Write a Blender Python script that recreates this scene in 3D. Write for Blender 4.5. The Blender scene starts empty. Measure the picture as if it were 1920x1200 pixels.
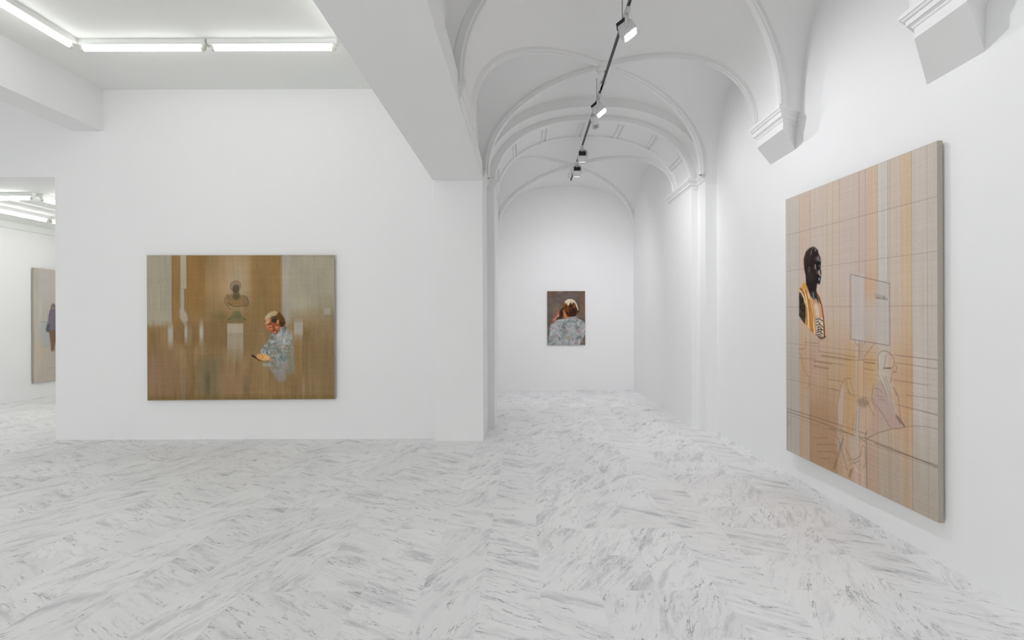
import bpy, math, random
import numpy as np
from mathutils import Vector, Matrix

random.seed(7)
SC = bpy.context.scene
COL = SC.collection

# ------------------------------------------------------------------ camera
cam = bpy.data.cameras.new('camera')
cam.sensor_width = 36.0
cam.lens = 1050 / 1920 * 36.0
cam.shift_x = -25 / 1920
cam.shift_y = -2 / 1920
cam.clip_start = 0.05
camo = bpy.data.objects.new('camera', cam)
camo.location = (0, 0, 1.4)
camo.rotation_euler = (math.radians(90), math.radians(0.2), 0)
COL.objects.link(camo)
SC.camera = camo

# ------------------------------------------------------------------ world, light levels, exposure
W = bpy.data.worlds.new('world')
W.use_nodes = True
W.node_tree.nodes['Background'].inputs[0].default_value = (0.9, 0.95, 1.0, 1)
W.node_tree.nodes['Background'].inputs[1].default_value = 0.0
SC.world = W
SC.view_settings.view_transform = 'Standard'
SC.view_settings.look = 'None'
SC.view_settings.gamma = 1
SC.view_settings.use_curve_mapping = False
SC.view_settings.exposure = 0.0
TUBE = 7.0           # fluorescent tube radiance, left room
TUBE_N = 12.3         # next room
SPOT = 49.5           # track spotlights on the right wall (W)
SPOT_H = 30.0         # the ones behind the camera
SPOT_F = 50.0         # the ones on the end bay
FILL = 214.0           # fill lamp added behind the camera, left room (W)
FILL_R = 8.0         # weaker fill lamp added for the hall
SC.cycles.max_bounces = 9
SC.cycles.diffuse_bounces = 7


def rear_fill(name, x0, x1, z0, z1, y, power):  # area lamp added behind the camera to fill the rooms
    L = bpy.data.lights.new(name, 'AREA')
    L.shape = 'RECTANGLE'
    L.size, L.size_y = x1 - x0, z1 - z0
    L.energy = power
    L.color = (0.97, 0.985, 1.0)
    o = bpy.data.objects.new(name, L)
    o.location = ((x0 + x1) / 2, y, (z0 + z1) / 2)
    o.rotation_euler = (math.radians(90), 0, 0)      # shines along +y, into the rooms
    COL.objects.link(o)
    return o


rear_fill('rear_fill_light', -8.3, -1.5, 0.1, 3.5, -4.48, FILL)
rear_fill('rear_fill_light', -0.3, 2.2, 0.05, 2.95, -4.48, FILL_R)


# ------------------------------------------------------------------ materials
def srgb(c):
    c = np.asarray(c, float)
    return np.where(c <= 0.04045, c / 12.92, ((c + 0.055) / 1.055) ** 2.4)


def mat(name, rgb=(0.8, 0.8, 0.8), rough=0.6, metal=0.0, bump=0.0, bscale=40.0, var=0.0, vscale=3.0):
    m = bpy.data.materials.new(name)
    m.use_nodes = True
    nt = m.node_tree
    b = nt.nodes['Principled BSDF']
    b.inputs['Base Color'].default_value = (*rgb, 1)
    b.inputs['Roughness'].default_value = rough
    b.inputs['Metallic'].default_value = metal
    tc = nt.nodes.new('ShaderNodeNewGeometry')
    if var:
        n = nt.nodes.new('ShaderNodeTexNoise')
        n.inputs['Scale'].default_value = vscale
        n.inputs['Detail'].default_value = 4
        nt.links.new(tc.outputs['Position'], n.inputs['Vector'])
        mx = nt.nodes.new('ShaderNodeMix')
        mx.data_type = 'RGBA'
        mx.inputs[6].default_value = (*[v * (1 - var) for v in rgb], 1)
        mx.inputs[7].default_value = (*[min(1, v * (1 + var)) for v in rgb], 1)
        nt.links.new(n.outputs['Fac'], mx.inputs[0])
        nt.links.new(mx.outputs[2], b.inputs['Base Color'])
    if bump:
        n = nt.nodes.new('ShaderNodeTexNoise')
        n.inputs['Scale'].default_value = bscale
        n.inputs['Detail'].default_value = 5
        nt.links.new(tc.outputs['Position'], n.inputs['Vector'])
        bp = nt.nodes.new('ShaderNodeBump')
        bp.inputs['Strength'].default_value = bump
        bp.inputs['Distance'].default_value = 0.01
        nt.links.new(n.outputs['Fac'], bp.inputs['Height'])
        nt.links.new(bp.outputs['Normal'], b.inputs['Normal'])
    return m


def emit(name, rgb, s):
    m = bpy.data.materials.new(name)
    m.use_nodes = True
    b = m.node_tree.nodes['Principled BSDF']
    b.inputs['Base Color'].default_value = (0.9, 0.9, 0.9, 1)
    b.inputs['Emission Color'].default_value = (*rgb, 1)
    b.inputs['Emission Strength'].default_value = s
    return m


M_WALL = mat('white_wall_paint', (0.868, 0.868, 0.868), 0.75, bump=0.06, bscale=14, var=0.008, vscale=2)
M_PLASTER = mat('white_plaster', (0.84, 0.838, 0.833), 0.8, bump=0.10, bscale=22, var=0.012, vscale=4)
M_CEIL = mat('ceiling_paint', (0.86, 0.868, 0.846), 0.8, bump=0.05, bscale=14, var=0.006)
M_WHITE = mat('white_enamel', (0.78, 0.79, 0.77), 0.4, var=0.01)
M_SOCKET = mat('cream_plastic', (0.66, 0.67, 0.60), 0.45, var=0.02, vscale=30)
M_TUBE = emit('lit_tube', (1.0, 1.0, 0.975), TUBE)
M_TUBE_N = emit('lit_tube_next', (1.0, 1.0, 0.975), TUBE_N)
LENS = 9.0
M_LENS = emit('lit_lens', (1.0, 0.985, 0.96), LENS)
M_SPOTW = mat('spot_white', (0.72, 0.72, 0.72), 0.45, var=0.02, vscale=30)
M_BLACK = mat('black_metal', (0.012, 0.012, 0.013), 0.5, var=0.1, vscale=40)
M_DARK = mat('dark_grey_metal', (0.045, 0.045, 0.047), 0.5, var=0.05, vscale=40)
M_CABLE = mat('grey_cable', (0.16, 0.16, 0.16), 0.6, var=0.05, vscale=40)
M_LINEN = mat('raw_linen', (0.42, 0.375, 0.315), 0.9, bump=0.25, bscale=260, var=0.06, vscale=60)
M_WOOD = mat('pine_stretcher', (0.55, 0.42, 0.27), 0.7, var=0.1, vscale=12)
M_SLAB = mat('grout', (0.72, 0.72, 0.72), 0.8, var=0.05)


def marble():
    m = bpy.data.materials.new('veined_marble')
    m.use_nodes = True
    nt = m.node_tree
    N, L = nt.nodes, nt.links
    b = N['Principled BSDF']
    b.inputs['Roughness'].default_value = 0.5
    b.inputs['Specular IOR Level'].default_value = 0.3
    geo = N.new('ShaderNodeNewGeometry')
    oi = N.new('ShaderNodeObjectInfo')
    at = N.new('ShaderNodeAttribute')
    at.attribute_name = 'tile'
    add = N.new('ShaderNodeVectorMath')
    add.operation = 'ADD'
    L.new(oi.outputs['Color'], add.inputs[0])
    L.new(at.outputs['Color'], add.inputs[1])
    sep = N.new('ShaderNodeSeparateXYZ')
    L.new(add.outputs[0], sep.inputs[0])

    def mth(op, a, bb=None, c=None):
        n = N.new('ShaderNodeMath')
        n.operation = op
        for i, v in enumerate((a, bb, c)):
            if v is None:
                continue
            if isinstance(v, (int, float)):
                n.inputs[i].default_value = v
            else:
                L.new(v, n.inputs[i])
        return n.outputs[0]

    rot = N.new('ShaderNodeVectorRotate')
    rot.rotation_type = 'Z_AXIS'
    L.new(geo.outputs['Position'], rot.inputs['Vector'])
    # red channel of the tile colour: the cut of the stone (vein direction)
    ang = mth('MULTIPLY', sep.outputs[0], -6.2832)
    L.new(ang, rot.inputs['Angle'])
    off = N.new('ShaderNodeCombineXYZ')
    L.new(mth('MULTIPLY', sep.outputs[1], 41.0), off.inputs[0])
    L.new(mth('MULTIPLY', sep.outputs[1], 173.0), off.inputs[1])
    L.new(mth('MULTIPLY', sep.outputs[1], 67.0), off.inputs[2])
    p = N.new('ShaderNodeVectorMath')
    p.operation = 'ADD'
    L.new(rot.outputs[0], p.inputs[0])
    L.new(off.outputs[0], p.inputs[1])
    # distortion
    dn = N.new('ShaderNodeTexNoise')
    dn.inputs['Scale'].default_value = 3.2
    dn.inputs['Detail'].default_value = 3
    L.new(p.outputs[0], dn.inputs['Vector'])
    dv = N.new('ShaderNodeVectorMath')
    dv.operation = 'MULTIPLY_ADD'
    L.new(dn.outputs['Color'], dv.inputs[0])
    wob = mth('MULTIPLY_ADD', sep.outputs[2], 0.15, 0.03)
    wv = N.new('ShaderNodeCombineXYZ')
    for i in range(3):
        L.new(wob, wv.inputs[i])
    L.new(wv.outputs[0], dv.inputs[1])
    L.new(p.outputs[0], dv.inputs[2])

    def noise(scale, sx, sy, detail, rough, src):
        mp = N.new('ShaderNodeMapping')
        mp.inputs['Scale'].default_value = (sx, sy, 1)
        L.new(src, mp.inputs['Vector'])
        n = N.new('ShaderNodeTexNoise')
        n.inputs['Scale'].default_value = scale
        n.inputs['Detail'].default_value = detail
        n.inputs['Roughness'].default_value = rough
        L.new(mp.outputs[0], n.inputs['Vector'])
        return n.outputs['Fac']

    def rng(v, a, bb, c=0.0, d=1.0):
        n = N.new('ShaderNodeMapRange')
        n.inputs['From Min'].default_value = a
        n.inputs['From Max'].default_value = bb
        n.inputs['To Min'].default_value = c
        n.inputs['To Max'].default_value = d
        n.interpolation_type = 'SMOOTHSTEP'
        L.new(v, n.inputs['Value'])
        return n.outputs['Result']

    cloud = rng(noise(2.3, 0.85, 4.6, 6, 0.68, dv.outputs[0]), 0.48, 0.70)
    fine = rng(noise(2.6, 0.8, 13, 7, 0.74, dv.outputs[0]), 0.52, 0.74)
    vn = noise(2.0, 1.3, 9.0, 5, 0.62, dv.outputs[0])
    ridge = mth('ABSOLUTE', mth('SUBTRACT', vn, 0.5))
    vein = rng(ridge, 0.0, 0.016, 1.0, 0.0)
    vm = rng(noise(4.6, 0.9, 3.0, 4, 0.6, p.outputs[0]), 0.48, 0.62)
    vein = mth('MULTIPLY', vein, vm)
    vn2 = noise(7.0, 1.2, 5.0, 6, 0.70, dv.outputs[0])
    vein2 = rng(mth('ABSOLUTE', mth('SUBTRACT', vn2, 0.52)), 0.0, 0.012, 1.0, 0.0)
    vein2 = mth('MULTIPLY', vein2, rng(noise(7.0, 1.0, 2.2, 3, 0.55, p.outputs[0]), 0.52, 0.64))

    patch = rng(noise(1.9, 1.0, 1.7, 3, 0.55, p.outputs[0]), 0.40, 0.60, 0.30, 1.5)
    cloud = mth('MULTIPLY', cloud, patch)
    fine = mth('MULTIPLY', fine, patch)
    vein2 = mth('MULTIPLY', vein2, mth('MINIMUM', patch, 1.0))

    def mix(fac, a, c):
        n = N.new('ShaderNodeMix')
        n.data_type = 'RGBA'
        L.new(fac, n.inputs[0])
        if isinstance(a, tuple):
            n.inputs[6].default_value = (*a, 1)
        else:
            L.new(a, n.inputs[6])
        n.inputs[7].default_value = (*c, 1)
        return n.outputs[2]

    c = mix(mth('MULTIPLY', cloud, 0.58), (0.85, 0.85, 0.852), (0.52, 0.52, 0.53))
    c = mix(mth('MULTIPLY', fine, 0.50), c, (0.44, 0.44, 0.45))
    c = mix(mth('MULTIPLY', vein, 0.85), c, (0.17, 0.17, 0.18))
    c = mix(mth('MULTIPLY', vein2, 0.75), c, (0.15, 0.15, 0.155))
    # each tile has its own overall tone
    tone = N.new('ShaderNodeVectorMath')
    tone.operation = 'SCALE'
    L.new(c, tone.inputs[0])
    fr = mth('FRACT', mth('MULTIPLY', sep.outputs[1], 91.7))
    L.new(mth('MULTIPLY_ADD', fr, 0.06, 0.95), tone.inputs['Scale'])
    L.new(tone.outputs[0], b.inputs['Base Color'])
    return m


M_MARBLE = marble()


def paint_mat(name):
    m = bpy.data.materials.new(name)
    m.use_nodes = True
    nt = m.node_tree
    b = nt.nodes['Principled BSDF']
    b.inputs['Roughness'].default_value = 0.85
    b.inputs['Specular IOR Level'].default_value = 0.15
    a = nt.nodes.new('ShaderNodeAttribute')
    a.attribute_name = 'paint'
    tc = nt.nodes.new('ShaderNodeTexCoord')
    n = nt.nodes.new('ShaderNodeTexNoise')      # linen weave
    n.inputs['Scale'].default_value = 220
    n.inputs['Detail'].default_value = 2
    nt.links.new(tc.outputs['Object'], n.inputs['Vector'])
    mr = nt.nodes.new('ShaderNodeMapRange')
    mr.inputs['To Min'].default_value = 0.93
    mr.inputs['To Max'].default_value = 1.07
    nt.links.new(n.outputs['Fac'], mr.inputs['Value'])
    vm = nt.nodes.new('ShaderNodeVectorMath')
    vm.operation = 'SCALE'
    nt.links.new(a.outputs['Color'], vm.inputs[0])
    nt.links.new(mr.outputs['Result'], vm.inputs['Scale'])
    nt.links.new(vm.outputs[0], b.inputs['Base Color'])
    return m


M_PAINT = paint_mat('oil_on_linen')


# ------------------------------------------------------------------ mesh helpers
class MB:
    def __init__(s):
        s.v, s.f = [], []

    def add(s, vs, fs):
        o = len(s.v)
        s.v += [tuple(p) for p in vs]
        s.f += [tuple(i + o for i in f) for f in fs]
        return s

    def box(s, x0, x1, y0, y1, z0, z1):
        return s.add([(x0, y0, z0), (x1, y0, z0), (x1, y1, z0), (x0, y1, z0),
                      (x0, y0, z1), (x1, y0, z1), (x1, y1, z1), (x0, y1, z1)],
                     [(0, 3, 2, 1), (4, 5, 6, 7), (0, 1, 5, 4), (1, 2, 6, 5), (2, 3, 7, 6), (3, 0, 4, 7)])

    def prism(s, pts, z0, z1):
        return s.loft([[(x, y, z0) for x, y in pts], [(x, y, z1) for x, y in pts]])

    def loft(s, rings, caps=True, closed=True):
        n = len(rings[0])
        vs = [p for r in rings for p in r]
        fs = []
        for k in range(len(rings) - 1):
            for i in range(n if closed else n - 1):
                j = (i + 1) % n
                fs.append((k * n + i, k * n + j, (k + 1) * n + j, (k + 1) * n + i))
        if caps:
            fs.append(tuple(reversed(range(n))))
            fs.append(tuple((len(rings) - 1) * n + i for i in range(n)))
        return s.add(vs, fs)

    def tube(s, path, r, n=8, caps=True):
        path = [Vector(p) for p in path]
        rings = []
        for i, p in enumerate(path):
            t = (path[min(i + 1, len(path) - 1)] - path[max(i - 1, 0)]).normalized()
            a = Vector((0, 0, 1)) if abs(t.z) < 0.9 else Vector((1, 0, 0))
            u = t.cross(a).normalized()
            w = t.cross(u).normalized()
            rr = r[i] if isinstance(r, (list, tuple)) else r
            rings.append([p + (u * math.cos(2 * math.pi * k / n) + w * math.sin(2 * math.pi * k / n)) * rr for k in range(n)])
        return s.loft(rings, caps)

    def build(s, name, m, parent=None, smooth=False, bevel=0.0, kind=None):
        me = bpy.data.meshes.new(name)
        me.from_pydata([tuple(p) for p in s.v], [], s.f)
        me.validate()
        import bmesh
        bm = bmesh.new()
        bm.from_mesh(me)
        bmesh.ops.recalc_face_normals(bm, faces=bm.faces)
        bm.to_mesh(me)
        bm.free()
        if m:
            me.materials.append(m)
        if smooth:
            for p in me.polygons:
                p.use_smooth = True
        o = bpy.data.objects.new(name, me)
        COL.objects.link(o)
        if parent:
            o.parent = parent
        if bevel:
            b = o.modifiers.new('bevel', 'BEVEL')
            b.width = bevel
            b.segments = 2
            b.limit_method = 'ANGLE'
        if kind:
            o['kind'] = kind
        return o


def thing(name, label, cat, loc=(0, 0, 0), rot=(0, 0, 0), group=None):
    o = bpy.data.objects.new(name, None)
    o.empty_display_size = 0.1
    o.location = loc
    o.rotation_euler = rot
    o['label'] = label
    o['category'] = cat
    if group:
        o['group'] = group
    COL.objects.link(o)
    return o


def struct(name, mb, m, smooth=False, bevel=0.0):
    return mb.build(name, m, None, smooth, bevel, 'structure')


def se(u, p):                      # superellipse quarter profile
    return max(0.0, 1 - abs(u) ** p) ** (1 / p)


# ------------------------------------------------------------------ setting: floor
TW, TD = 0.3055, 0.4287            # stone tile
XT, YT = 0.0722, 2.4540            # a joint corner
floor = struct('floor', MB().box(-9.3, 3.0, -4.4, 12.4, -0.12, -0.0007), M_SLAB)

CUT1 = {-1, -3, -4, 3, 6, -7, -9, -10, -13, -15, -16, -19, -22, -24}


def in_house(x, y):
    if -0.6 < x < 2.45 and y < 11.0:
        return True
    if -8.95 < x < -0.4 and y < 6.6:
        return True
    if -8.95 < x < -5.0 and y < 12.1:
        return True
    return False


def visible_area(x, y):
    if y < 1.9:
        return 0
    sx, sy = 985 + 1050 * x / y, 598 + 1470 / y
    if not (-60 < sx < 1980 and sy < 1290):
        return 0
    if y > 6.7 and -5.6 < x < -0.45:
        return 0
    if y > 6.7 and x < -5.6 and x / y > -0.838:
        return 0
    if y > 7.0 and x > 2.3:
        return 0
    if x > 2.45:
        return 0
    return 1 / y ** 3


tiles = []
for i in range(-30, 8):
    for j in range(-16, 23):
        cx, cy = XT + (i + 0.5) * TW, YT + (j + 0.5) * TD
        if in_house(cx, cy) or in_house(cx - 0.15, cy) or in_house(cx + 0.15, cy - 0.2):
            c1 = i in CUT1
            h = random.random()
            if random.random() < 0.10:
                c1 = not c1
            ang = (-33 + random.uniform(-7, 7)) if c1 else (66 + random.uniform(-9, 9))
            # cut direction as a turn fraction, random slab seed, how wavy the veins run
            wav = random.choice([0.05, 0.15, 0.3, 0.7, 1.0]) if not c1 else random.choice([0.0, 0.1, 0.3, 0.6])
            seed = 0.05 + 0.9 * h
            if random.random() < 0.35 and not c1:
                seed = 0.05 + 0.9 * ((i * 0.37) % 1)      # neighbouring tiles cut from the same slab
            tiles.append((visible_area(cx, cy), cx, cy, ((ang / 360) % 1, seed, wav, 1)))
tiles.sort(key=lambda t: -t[0])
g, ch, th = 0.00015, 0.0003, 0.009
hx_, hy_ = TW / 2 - g, TD / 2 - g


def tile_geo(cx, cy, dz=0.0):
    r = []
    for z, d in ((-th, 0), (-ch * 0.7, 0), (0, ch)):
        r.append([(cx + sx * (hx_ - d), cy + sy * (hy_ - d), z + dz) for sx, sy in ((-1, -1), (1, -1), (1, 1), (-1, 1))])
    return r


tm = MB().loft(tile_geo(0, 0)).build('tile', M_MARBLE, floor)
for k, (a, cx, cy, c) in enumerate(tiles[:300]):
    o = tm if k == 0 else tm.copy()
    if k:
        COL.objects.link(o)
        o.parent = floor
    o.location = (cx, cy, random.uniform(-0.0004, 0.0004))
    o.color = c
rest = MB()
cols = []
for a, cx, cy, c in tiles[300:]:
    n0 = len(rest.v)
    rest.loft(tile_geo(cx, cy, random.uniform(-0.0004, 0.0004)))
    cols += [c] * (len(rest.v) - n0)
ro = rest.build('small_tiles', M_MARBLE, floor, kind='stuff')
ro.color = (0, 0, 0, 1)
ca = ro.data.color_attributes.new('tile', 'FLOAT_COLOR', 'POINT')
ca.data.foreach_set('color', np.array(cols, dtype=np.float32).ravel())

# ------------------------------------------------------------------ setting: walls
ZT = 4.6


def xr(y):                         # right wall face
    return 2.379 - 0.005 * (y - 2.68)


wall_right = struct('wall_right', MB().prism([(xr(-4.2), -4.2), (2.9, -4.2), (2.9, 6.885), (xr(6.885), 6.885)], -0.02, ZT), M_WALL)
struct('wall_right', MB().prism([(2.215, 6.882), (2.9, 6.882), (2.9, 7.19), (2.218, 7.19)], -0.02, 3.10), M_WALL, bevel=0.004)
wall_far_right = struct('wall_right', MB().prism([(2.130, 7.172), (2.9, 7.172), (2.9, 11.2), (2.118, 11.2)], -0.02, ZT), M_WALL, bevel=0.004)
wall_back = struct('wall_back', MB().box(-0.95, 2.9, 10.945, 11.25, -0.02, ZT), M_WALL)
struct('wall_left', MB().box(-0.96, -0.52, 7.664, 11.0, -0.02, ZT), M_WALL)
struct('wall_left', MB().box(-0.93, -0.393, 7.172, 7.70, -0.02, 3.10), M_WALL, bevel=0.004)
# pier that carries the beam
pier = struct('wall_center', MB().box(-1.058, -0.486, 6.44, 7.19, -0.02, 3.08), M_WALL, bevel=0.006)
# beam over the opening between the two rooms
beam = struct('trim_1', MB().box(-1.062, -0.488, -4.2, 6.44, 3.0, 3.215), M_WALL, bevel=0.005)
struct('wall_left', MB().box(-1.062, -0.565, -4.2, 6.885, 3.2, ZT), M_WALL)
# painting wall of the left room with its opening to the next room
wall_front = struct('wall_back', MB().add([], []).box(-5.512, -1.0, 6.57, 6.80, -0.02, ZT)
                    .box(-9.1, -5.512, 6.57, 6.80, 3.085, ZT), M_WALL)
struct('wall_left', MB().box(-9.15, -8.85, -4.4, 12.3, -0.02, ZT), M_WALL)
struct('wall_back', MB().box(-9.1, -5.0, 12.0, 12.3, -0.02, 3.5), M_WALL)
struct('wall_right', MB().box(-5.2, -5.0, 6.8, 12.0, -0.02, 3.5), M_WALL)
# unseen wall behind the camera, two framed openings added for the fill lamps
wf = MB()
for x0, x1, z0, z1 in ((-9.15, -8.3, -0.02, ZT), (-8.3, -1.5, 3.5, ZT), (-8.3, -1.5, -0.02, 0.1), (-1.5, -0.3, -0.02, ZT),
                       (-0.3, 2.2, 2.95, ZT), (2.2, 2.9, -0.02, ZT), (-0.3, 2.2, -0.02, 0.05)):
    wf.box(x0, x1, -4.45, -4.2, z0, z1)
struct('wall_front', wf, M_WALL)
for nm, x0, x1, z0, z1, nx in (('added_window_1', -8.3, -1.5, 0.1, 3.5, 4), ('added_window_2', -0.3, 2.2, 0.05, 2.95, 2)):
    fr = MB()
    for k in range(nx + 1):
        x = x0 + (x1 - x0) * k / nx
        fr.box(x - 0.025, x + 0.025, -4.36, -4.30, z0, z1)
    fr.box(x0, x1, -4.36, -4.30, z0, z0 + 0.05).box(x0, x1, -4.36, -4.30, z1 - 0.05, z1).box(x0, x1, -4.355, -4.305, 2.3, 2.34)
    struct(nm, fr, M_WHITE)
# ceilings of the two left rooms
ceiling = struct('ceiling', MB().box(-9.1, -1.0, -4.3, 6.7, 4.105, 4.3), M_CEIL)
ceiling_next = struct('ceiling', MB().box(-9.1, -5.0, 6.75, 12.2, 3.092, 3.3), M_CEIL)
# dropped beam across the left room
struct('trim_2', MB().box(-5.305, -4.945, -4.2, 6.6, 3.62, 4.15), M_WALL, bevel=0.004)
# shallow cornice in the next room, and the shallow strip in its ceiling
struct('trim_3', MB().prism([(-8.86, 6.8), (-8.79, 6.8), (-8.79, 12.0), (-8.86, 12.0)], 2.985, 3.10), M_CEIL, bevel=0.01)
struct('trim_4', MB().box(-7.36, -7.16, 6.85, 11.9, 3.072, 3.10), M_CEIL)

# ------------------------------------------------------------------ setting: groin vault over the hall
XC, HX, ZS, RV, PV = 0.85, 1.325, 3.162, 0.958, 2.35
BAYS = [  # left arch from..to, right arch from..to
    ((4.92, 6.89), (5.25, 6.885)),
    ((2.62, 4.15), (3.085, 4.745)),
    ((0.35, 1.85), (1.10, 2.66)),
    ((-1.85, -0.40), (-1.05, 0.62)),
    ((-4.05, -2.60), (-3.20, -1.55)),
]


def lerp(a, b, t):
    return a + (b - a) * t


def bay_edges(bay, x, xl, xrr):
    t = (x - xl) / (xrr - xl)
    return lerp(bay[0][0], bay[1][0], t), lerp(bay[0][1], bay[1][1], t)


def groin(mb, bays, xc, hx, zs, rv, pv, xl_wall, xr_wall, strips=True):
    n = 22
    us = [math.sin(math.pi / 2 * k / n) for k in range(-n, n + 1)]
    zz = [zs + rv * se(u, pv) for u in us]
    m = len(us)
    xl, xrr = xc - hx, xc + hx
    for bi, bay in enumerate(bays):
        vs, fs = [], []
        for i, u in enumerate(us):
            x = xc + hx * u
            a, b = bay_edges(bay, x, xl, xrr)
            for j, v in enumerate(us):
                vs.append((x, (a + b) / 2 + (b - a) / 2 * v, max(zz[i], zz[j])))
        for i in range(m - 1):
            for j in range(m - 1):
                A, B, Cc, D = i * m + j, (i + 1) * m + j, (i + 1) * m + j + 1, i * m + j + 1
                if (i < n) == (j < n):
                    fs += [(A, B, Cc), (A, Cc, D)]
                else:
                    fs += [(A, B, D), (B, Cc, D)]
        mb.add(vs, fs)
        for xa, xb in ((xl_wall, xl), (xrr, xr_wall)):
            vs = []
            for x in (xa, xb):
                a, b = bay_edges(bay, x, xl, xrr)
                for j, v in enumerate(us):
                    vs.append((x, (a + b) / 2 + (b - a) / 2 * v, zz[j]))
            mb.add(vs, [(j, m + j, m + j + 1, j + 1) for j in range(m - 1)])
        if strips and bi + 1 < len(bays):
            nb = bays[bi + 1]
            vs = []
            for i, u in enumerate(us):
                x = xc + hx * u
                a, _ = bay_edges(bay, x, xl, xrr)
                _, b = bay_edges(nb, x, xl, xrr)
                vs += [(x, a, zz[i]), (x, b, zz[i])]
            mb.add(vs, [(2 * i, 2 * i + 2, 2 * i + 3, 2 * i + 1) for i in range(m - 1)])
            for xa, xb in ((xl_wall, xl), (xrr, xr_wall)):
                aa, bb = bay_edges(bay, xa, xl, xrr)[0], bay_edges(nb, xa, xl, xrr)[1]
                ab, bb2 = bay_edges(bay, xb, xl, xrr)[0], bay_edges(nb, xb, xl, xrr)[1]
                mb.add([(xa, aa, zs), (xb, ab, zs), (xb, bb2, zs), (xa, bb, zs)], [(0, 1, 2, 3)])
    return mb


def smooth_by_angle(o, ang):
    me = o.data
    for p in me.polygons:
        p.use_smooth = True
    me.set_sharp_from_angle(angle=math.radians(ang))


vault = struct('ceiling', groin(MB(), BAYS, XC, HX, ZS, RV, PV, -0.60, 2.42), M_PLASTER)
smooth_by_angle(vault, 18)
vault_far = struct('ceiling', groin(MB(), [((7.93, 10.96), (7.93, 10.96))], 0.80, 1.33, 3.18, 0.82, 2.2, -0.56, 2.16, False), M_PLASTER)
smooth_by_angle(vault_far, 18)


def rib(parent, bay, xc, hx, zs, rv, pv, sgn, drop=0.0, w=0.076, d=0.046):
    """one diagonal moulded rib from the boss to a corner: sgn=(su, sv)"""
    prof = [(-0.5, 0.045), (-0.5, -0.35 * d), (-0.34, -0.5 * d), (-0.28, -0.9 * d), (-0.1, -d),
            (0.1, -d), (0.28, -0.9 * d), (0.34, -0.5 * d), (0.5, -0.35 * d), (0.5, 0.045)]
    n = 30
    pts = []
    for k in range(n + 1):
        u = math.sin(math.pi / 2 * k / n)
        x = xc + hx * u * sgn[0]
        a, b = bay_edges(bay, x, xc - hx, xc + hx)
        pts.append(Vector((x, (a + b) / 2 + (b - a) / 2 * u * sgn[1], zs + rv * se(u, pv))))
    if drop:                       # the foot runs down into the capital
        pts.append(pts[-1] + Vector((0, 0, -drop)))
        n += 1
    plan = (pts[-1] - pts[0])
    plan.z = 0
    S = plan.normalized().cross(Vector((0, 0, 1)))
    rings = []
    for k, p in enumerate(pts):
        t = (pts[min(k + 1, n)] - pts[max(k - 1, 0)]).normalized()
        nn = t.cross(S).normalized()
        if nn.dot(plan.normalized() + Vector((0, 0, 1))) < 0:
            nn = -nn
        rings.append([p + S * (w * q) + nn * r for q, r in prof])
    mb = MB().loft(rings, caps=False, closed=False)
    o = mb.build('rib', M_PLASTER, parent)
    smooth_by_angle(o, 25)
    return o


def boss(parent, x, y, z, s=1.0):
    prof = [(0.085, 0.03), (0.092, -0.02), (0.075, -0.04), (0.085, -0.055), (0.07, -0.085), (0.04, -0.10), (0.0, -0.105)]
    mb = MB()
    rings = [[(x + r * s * math.cos(2 * math.pi * k / 16), y + r * s * math.sin(2 * math.pi * k / 16), z + h * s) for k in range(16)] for r, h in prof[:-1]]
    mb.loft(rings)
    return mb.build('boss', M_PLASTER, parent, smooth=False)


for bi, bay in enumerate(BAYS[:4]):
    for sg in ((1, 1), (1, -1), (-1, 1), (-1, -1)):
        rib(vault, bay, XC, HX, ZS, RV, PV, sg, 0.03 if sg[0] < 0 else (0.06 if bi > 1 or (bi == 1 and sg[1] < 0) else 0.0))
    a, b = bay_edges(bay, XC, XC - HX, XC + HX)
    boss(vault, XC, (a + b) / 2, ZS + RV - 0.005)
fb = ((7.93, 10.96), (7.93, 10.96))
for sg in ((1, 1), (1, -1), (-1, 1), (-1, -1)):
    rib(vault_far, fb, 0.80, 1.33, 3.18, 0.82, 2.2, sg, w=0.075, d=0.045)
boss(vault_far, 0.80, 9.445, 3.995, 0.7)


# transverse arch between the hall and the far bay (two orders)
def arch(mb, xc, a, zs, r, p, y0, y1, x0, x1, zt, n=40):
    pts = [(x0, zs)] + [(xc - a * math.cos(math.pi * k / n), zs + r * se(math.cos(math.pi * k / n), p)) for k in range(n + 1)] + [(x1, zs)]
    m = len(pts)
    vs, fs = [], []
    for y in (y0, y1):
        vs += [(x, y, z) for x, z in pts]
        vs += [(x, y, zt) for x, z in pts]
    for k in range(m - 1):
        fs.append((k, k + 1, m + k + 1, m + k))
        fs.append((2 * m + k, 3 * m + k, 3 * m + k + 1, 2 * m + k + 1))
        fs.append((k, 2 * m + k, 2 * m + k + 1, k + 1))
        fs.append((m + k, m + k + 1, 3 * m + k + 1, 3 * m + k))
    fs.append((0, m, 3 * m, 2 * m))
    fs.append((m - 1, 3 * m - 1, 4 * m - 1, 2 * m - 1))
    return mb.add(vs, fs)


AX, AA, AZ, AR, AP = 0.8675, 1.2605, 3.05, 0.895, 2.3
arch_o = struct('trim_5', arch(MB(), 0.8635, 1.3535, 3.05, 0.955, 2.3, 6.878, 7.20, -0.99, 2.95, ZT + 0.01), M_PLASTER)
smooth_by_angle(arch_o, 30)
arch_i = struct('trim_6', arch(MB(), AX, AA + 0.022, AZ, AR + 0.022, AP, 7.163, 7.95, -0.98, 2.94, ZT + 0.005), M_PLASTER)
smooth_by_angle(arch_i, 30)


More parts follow.
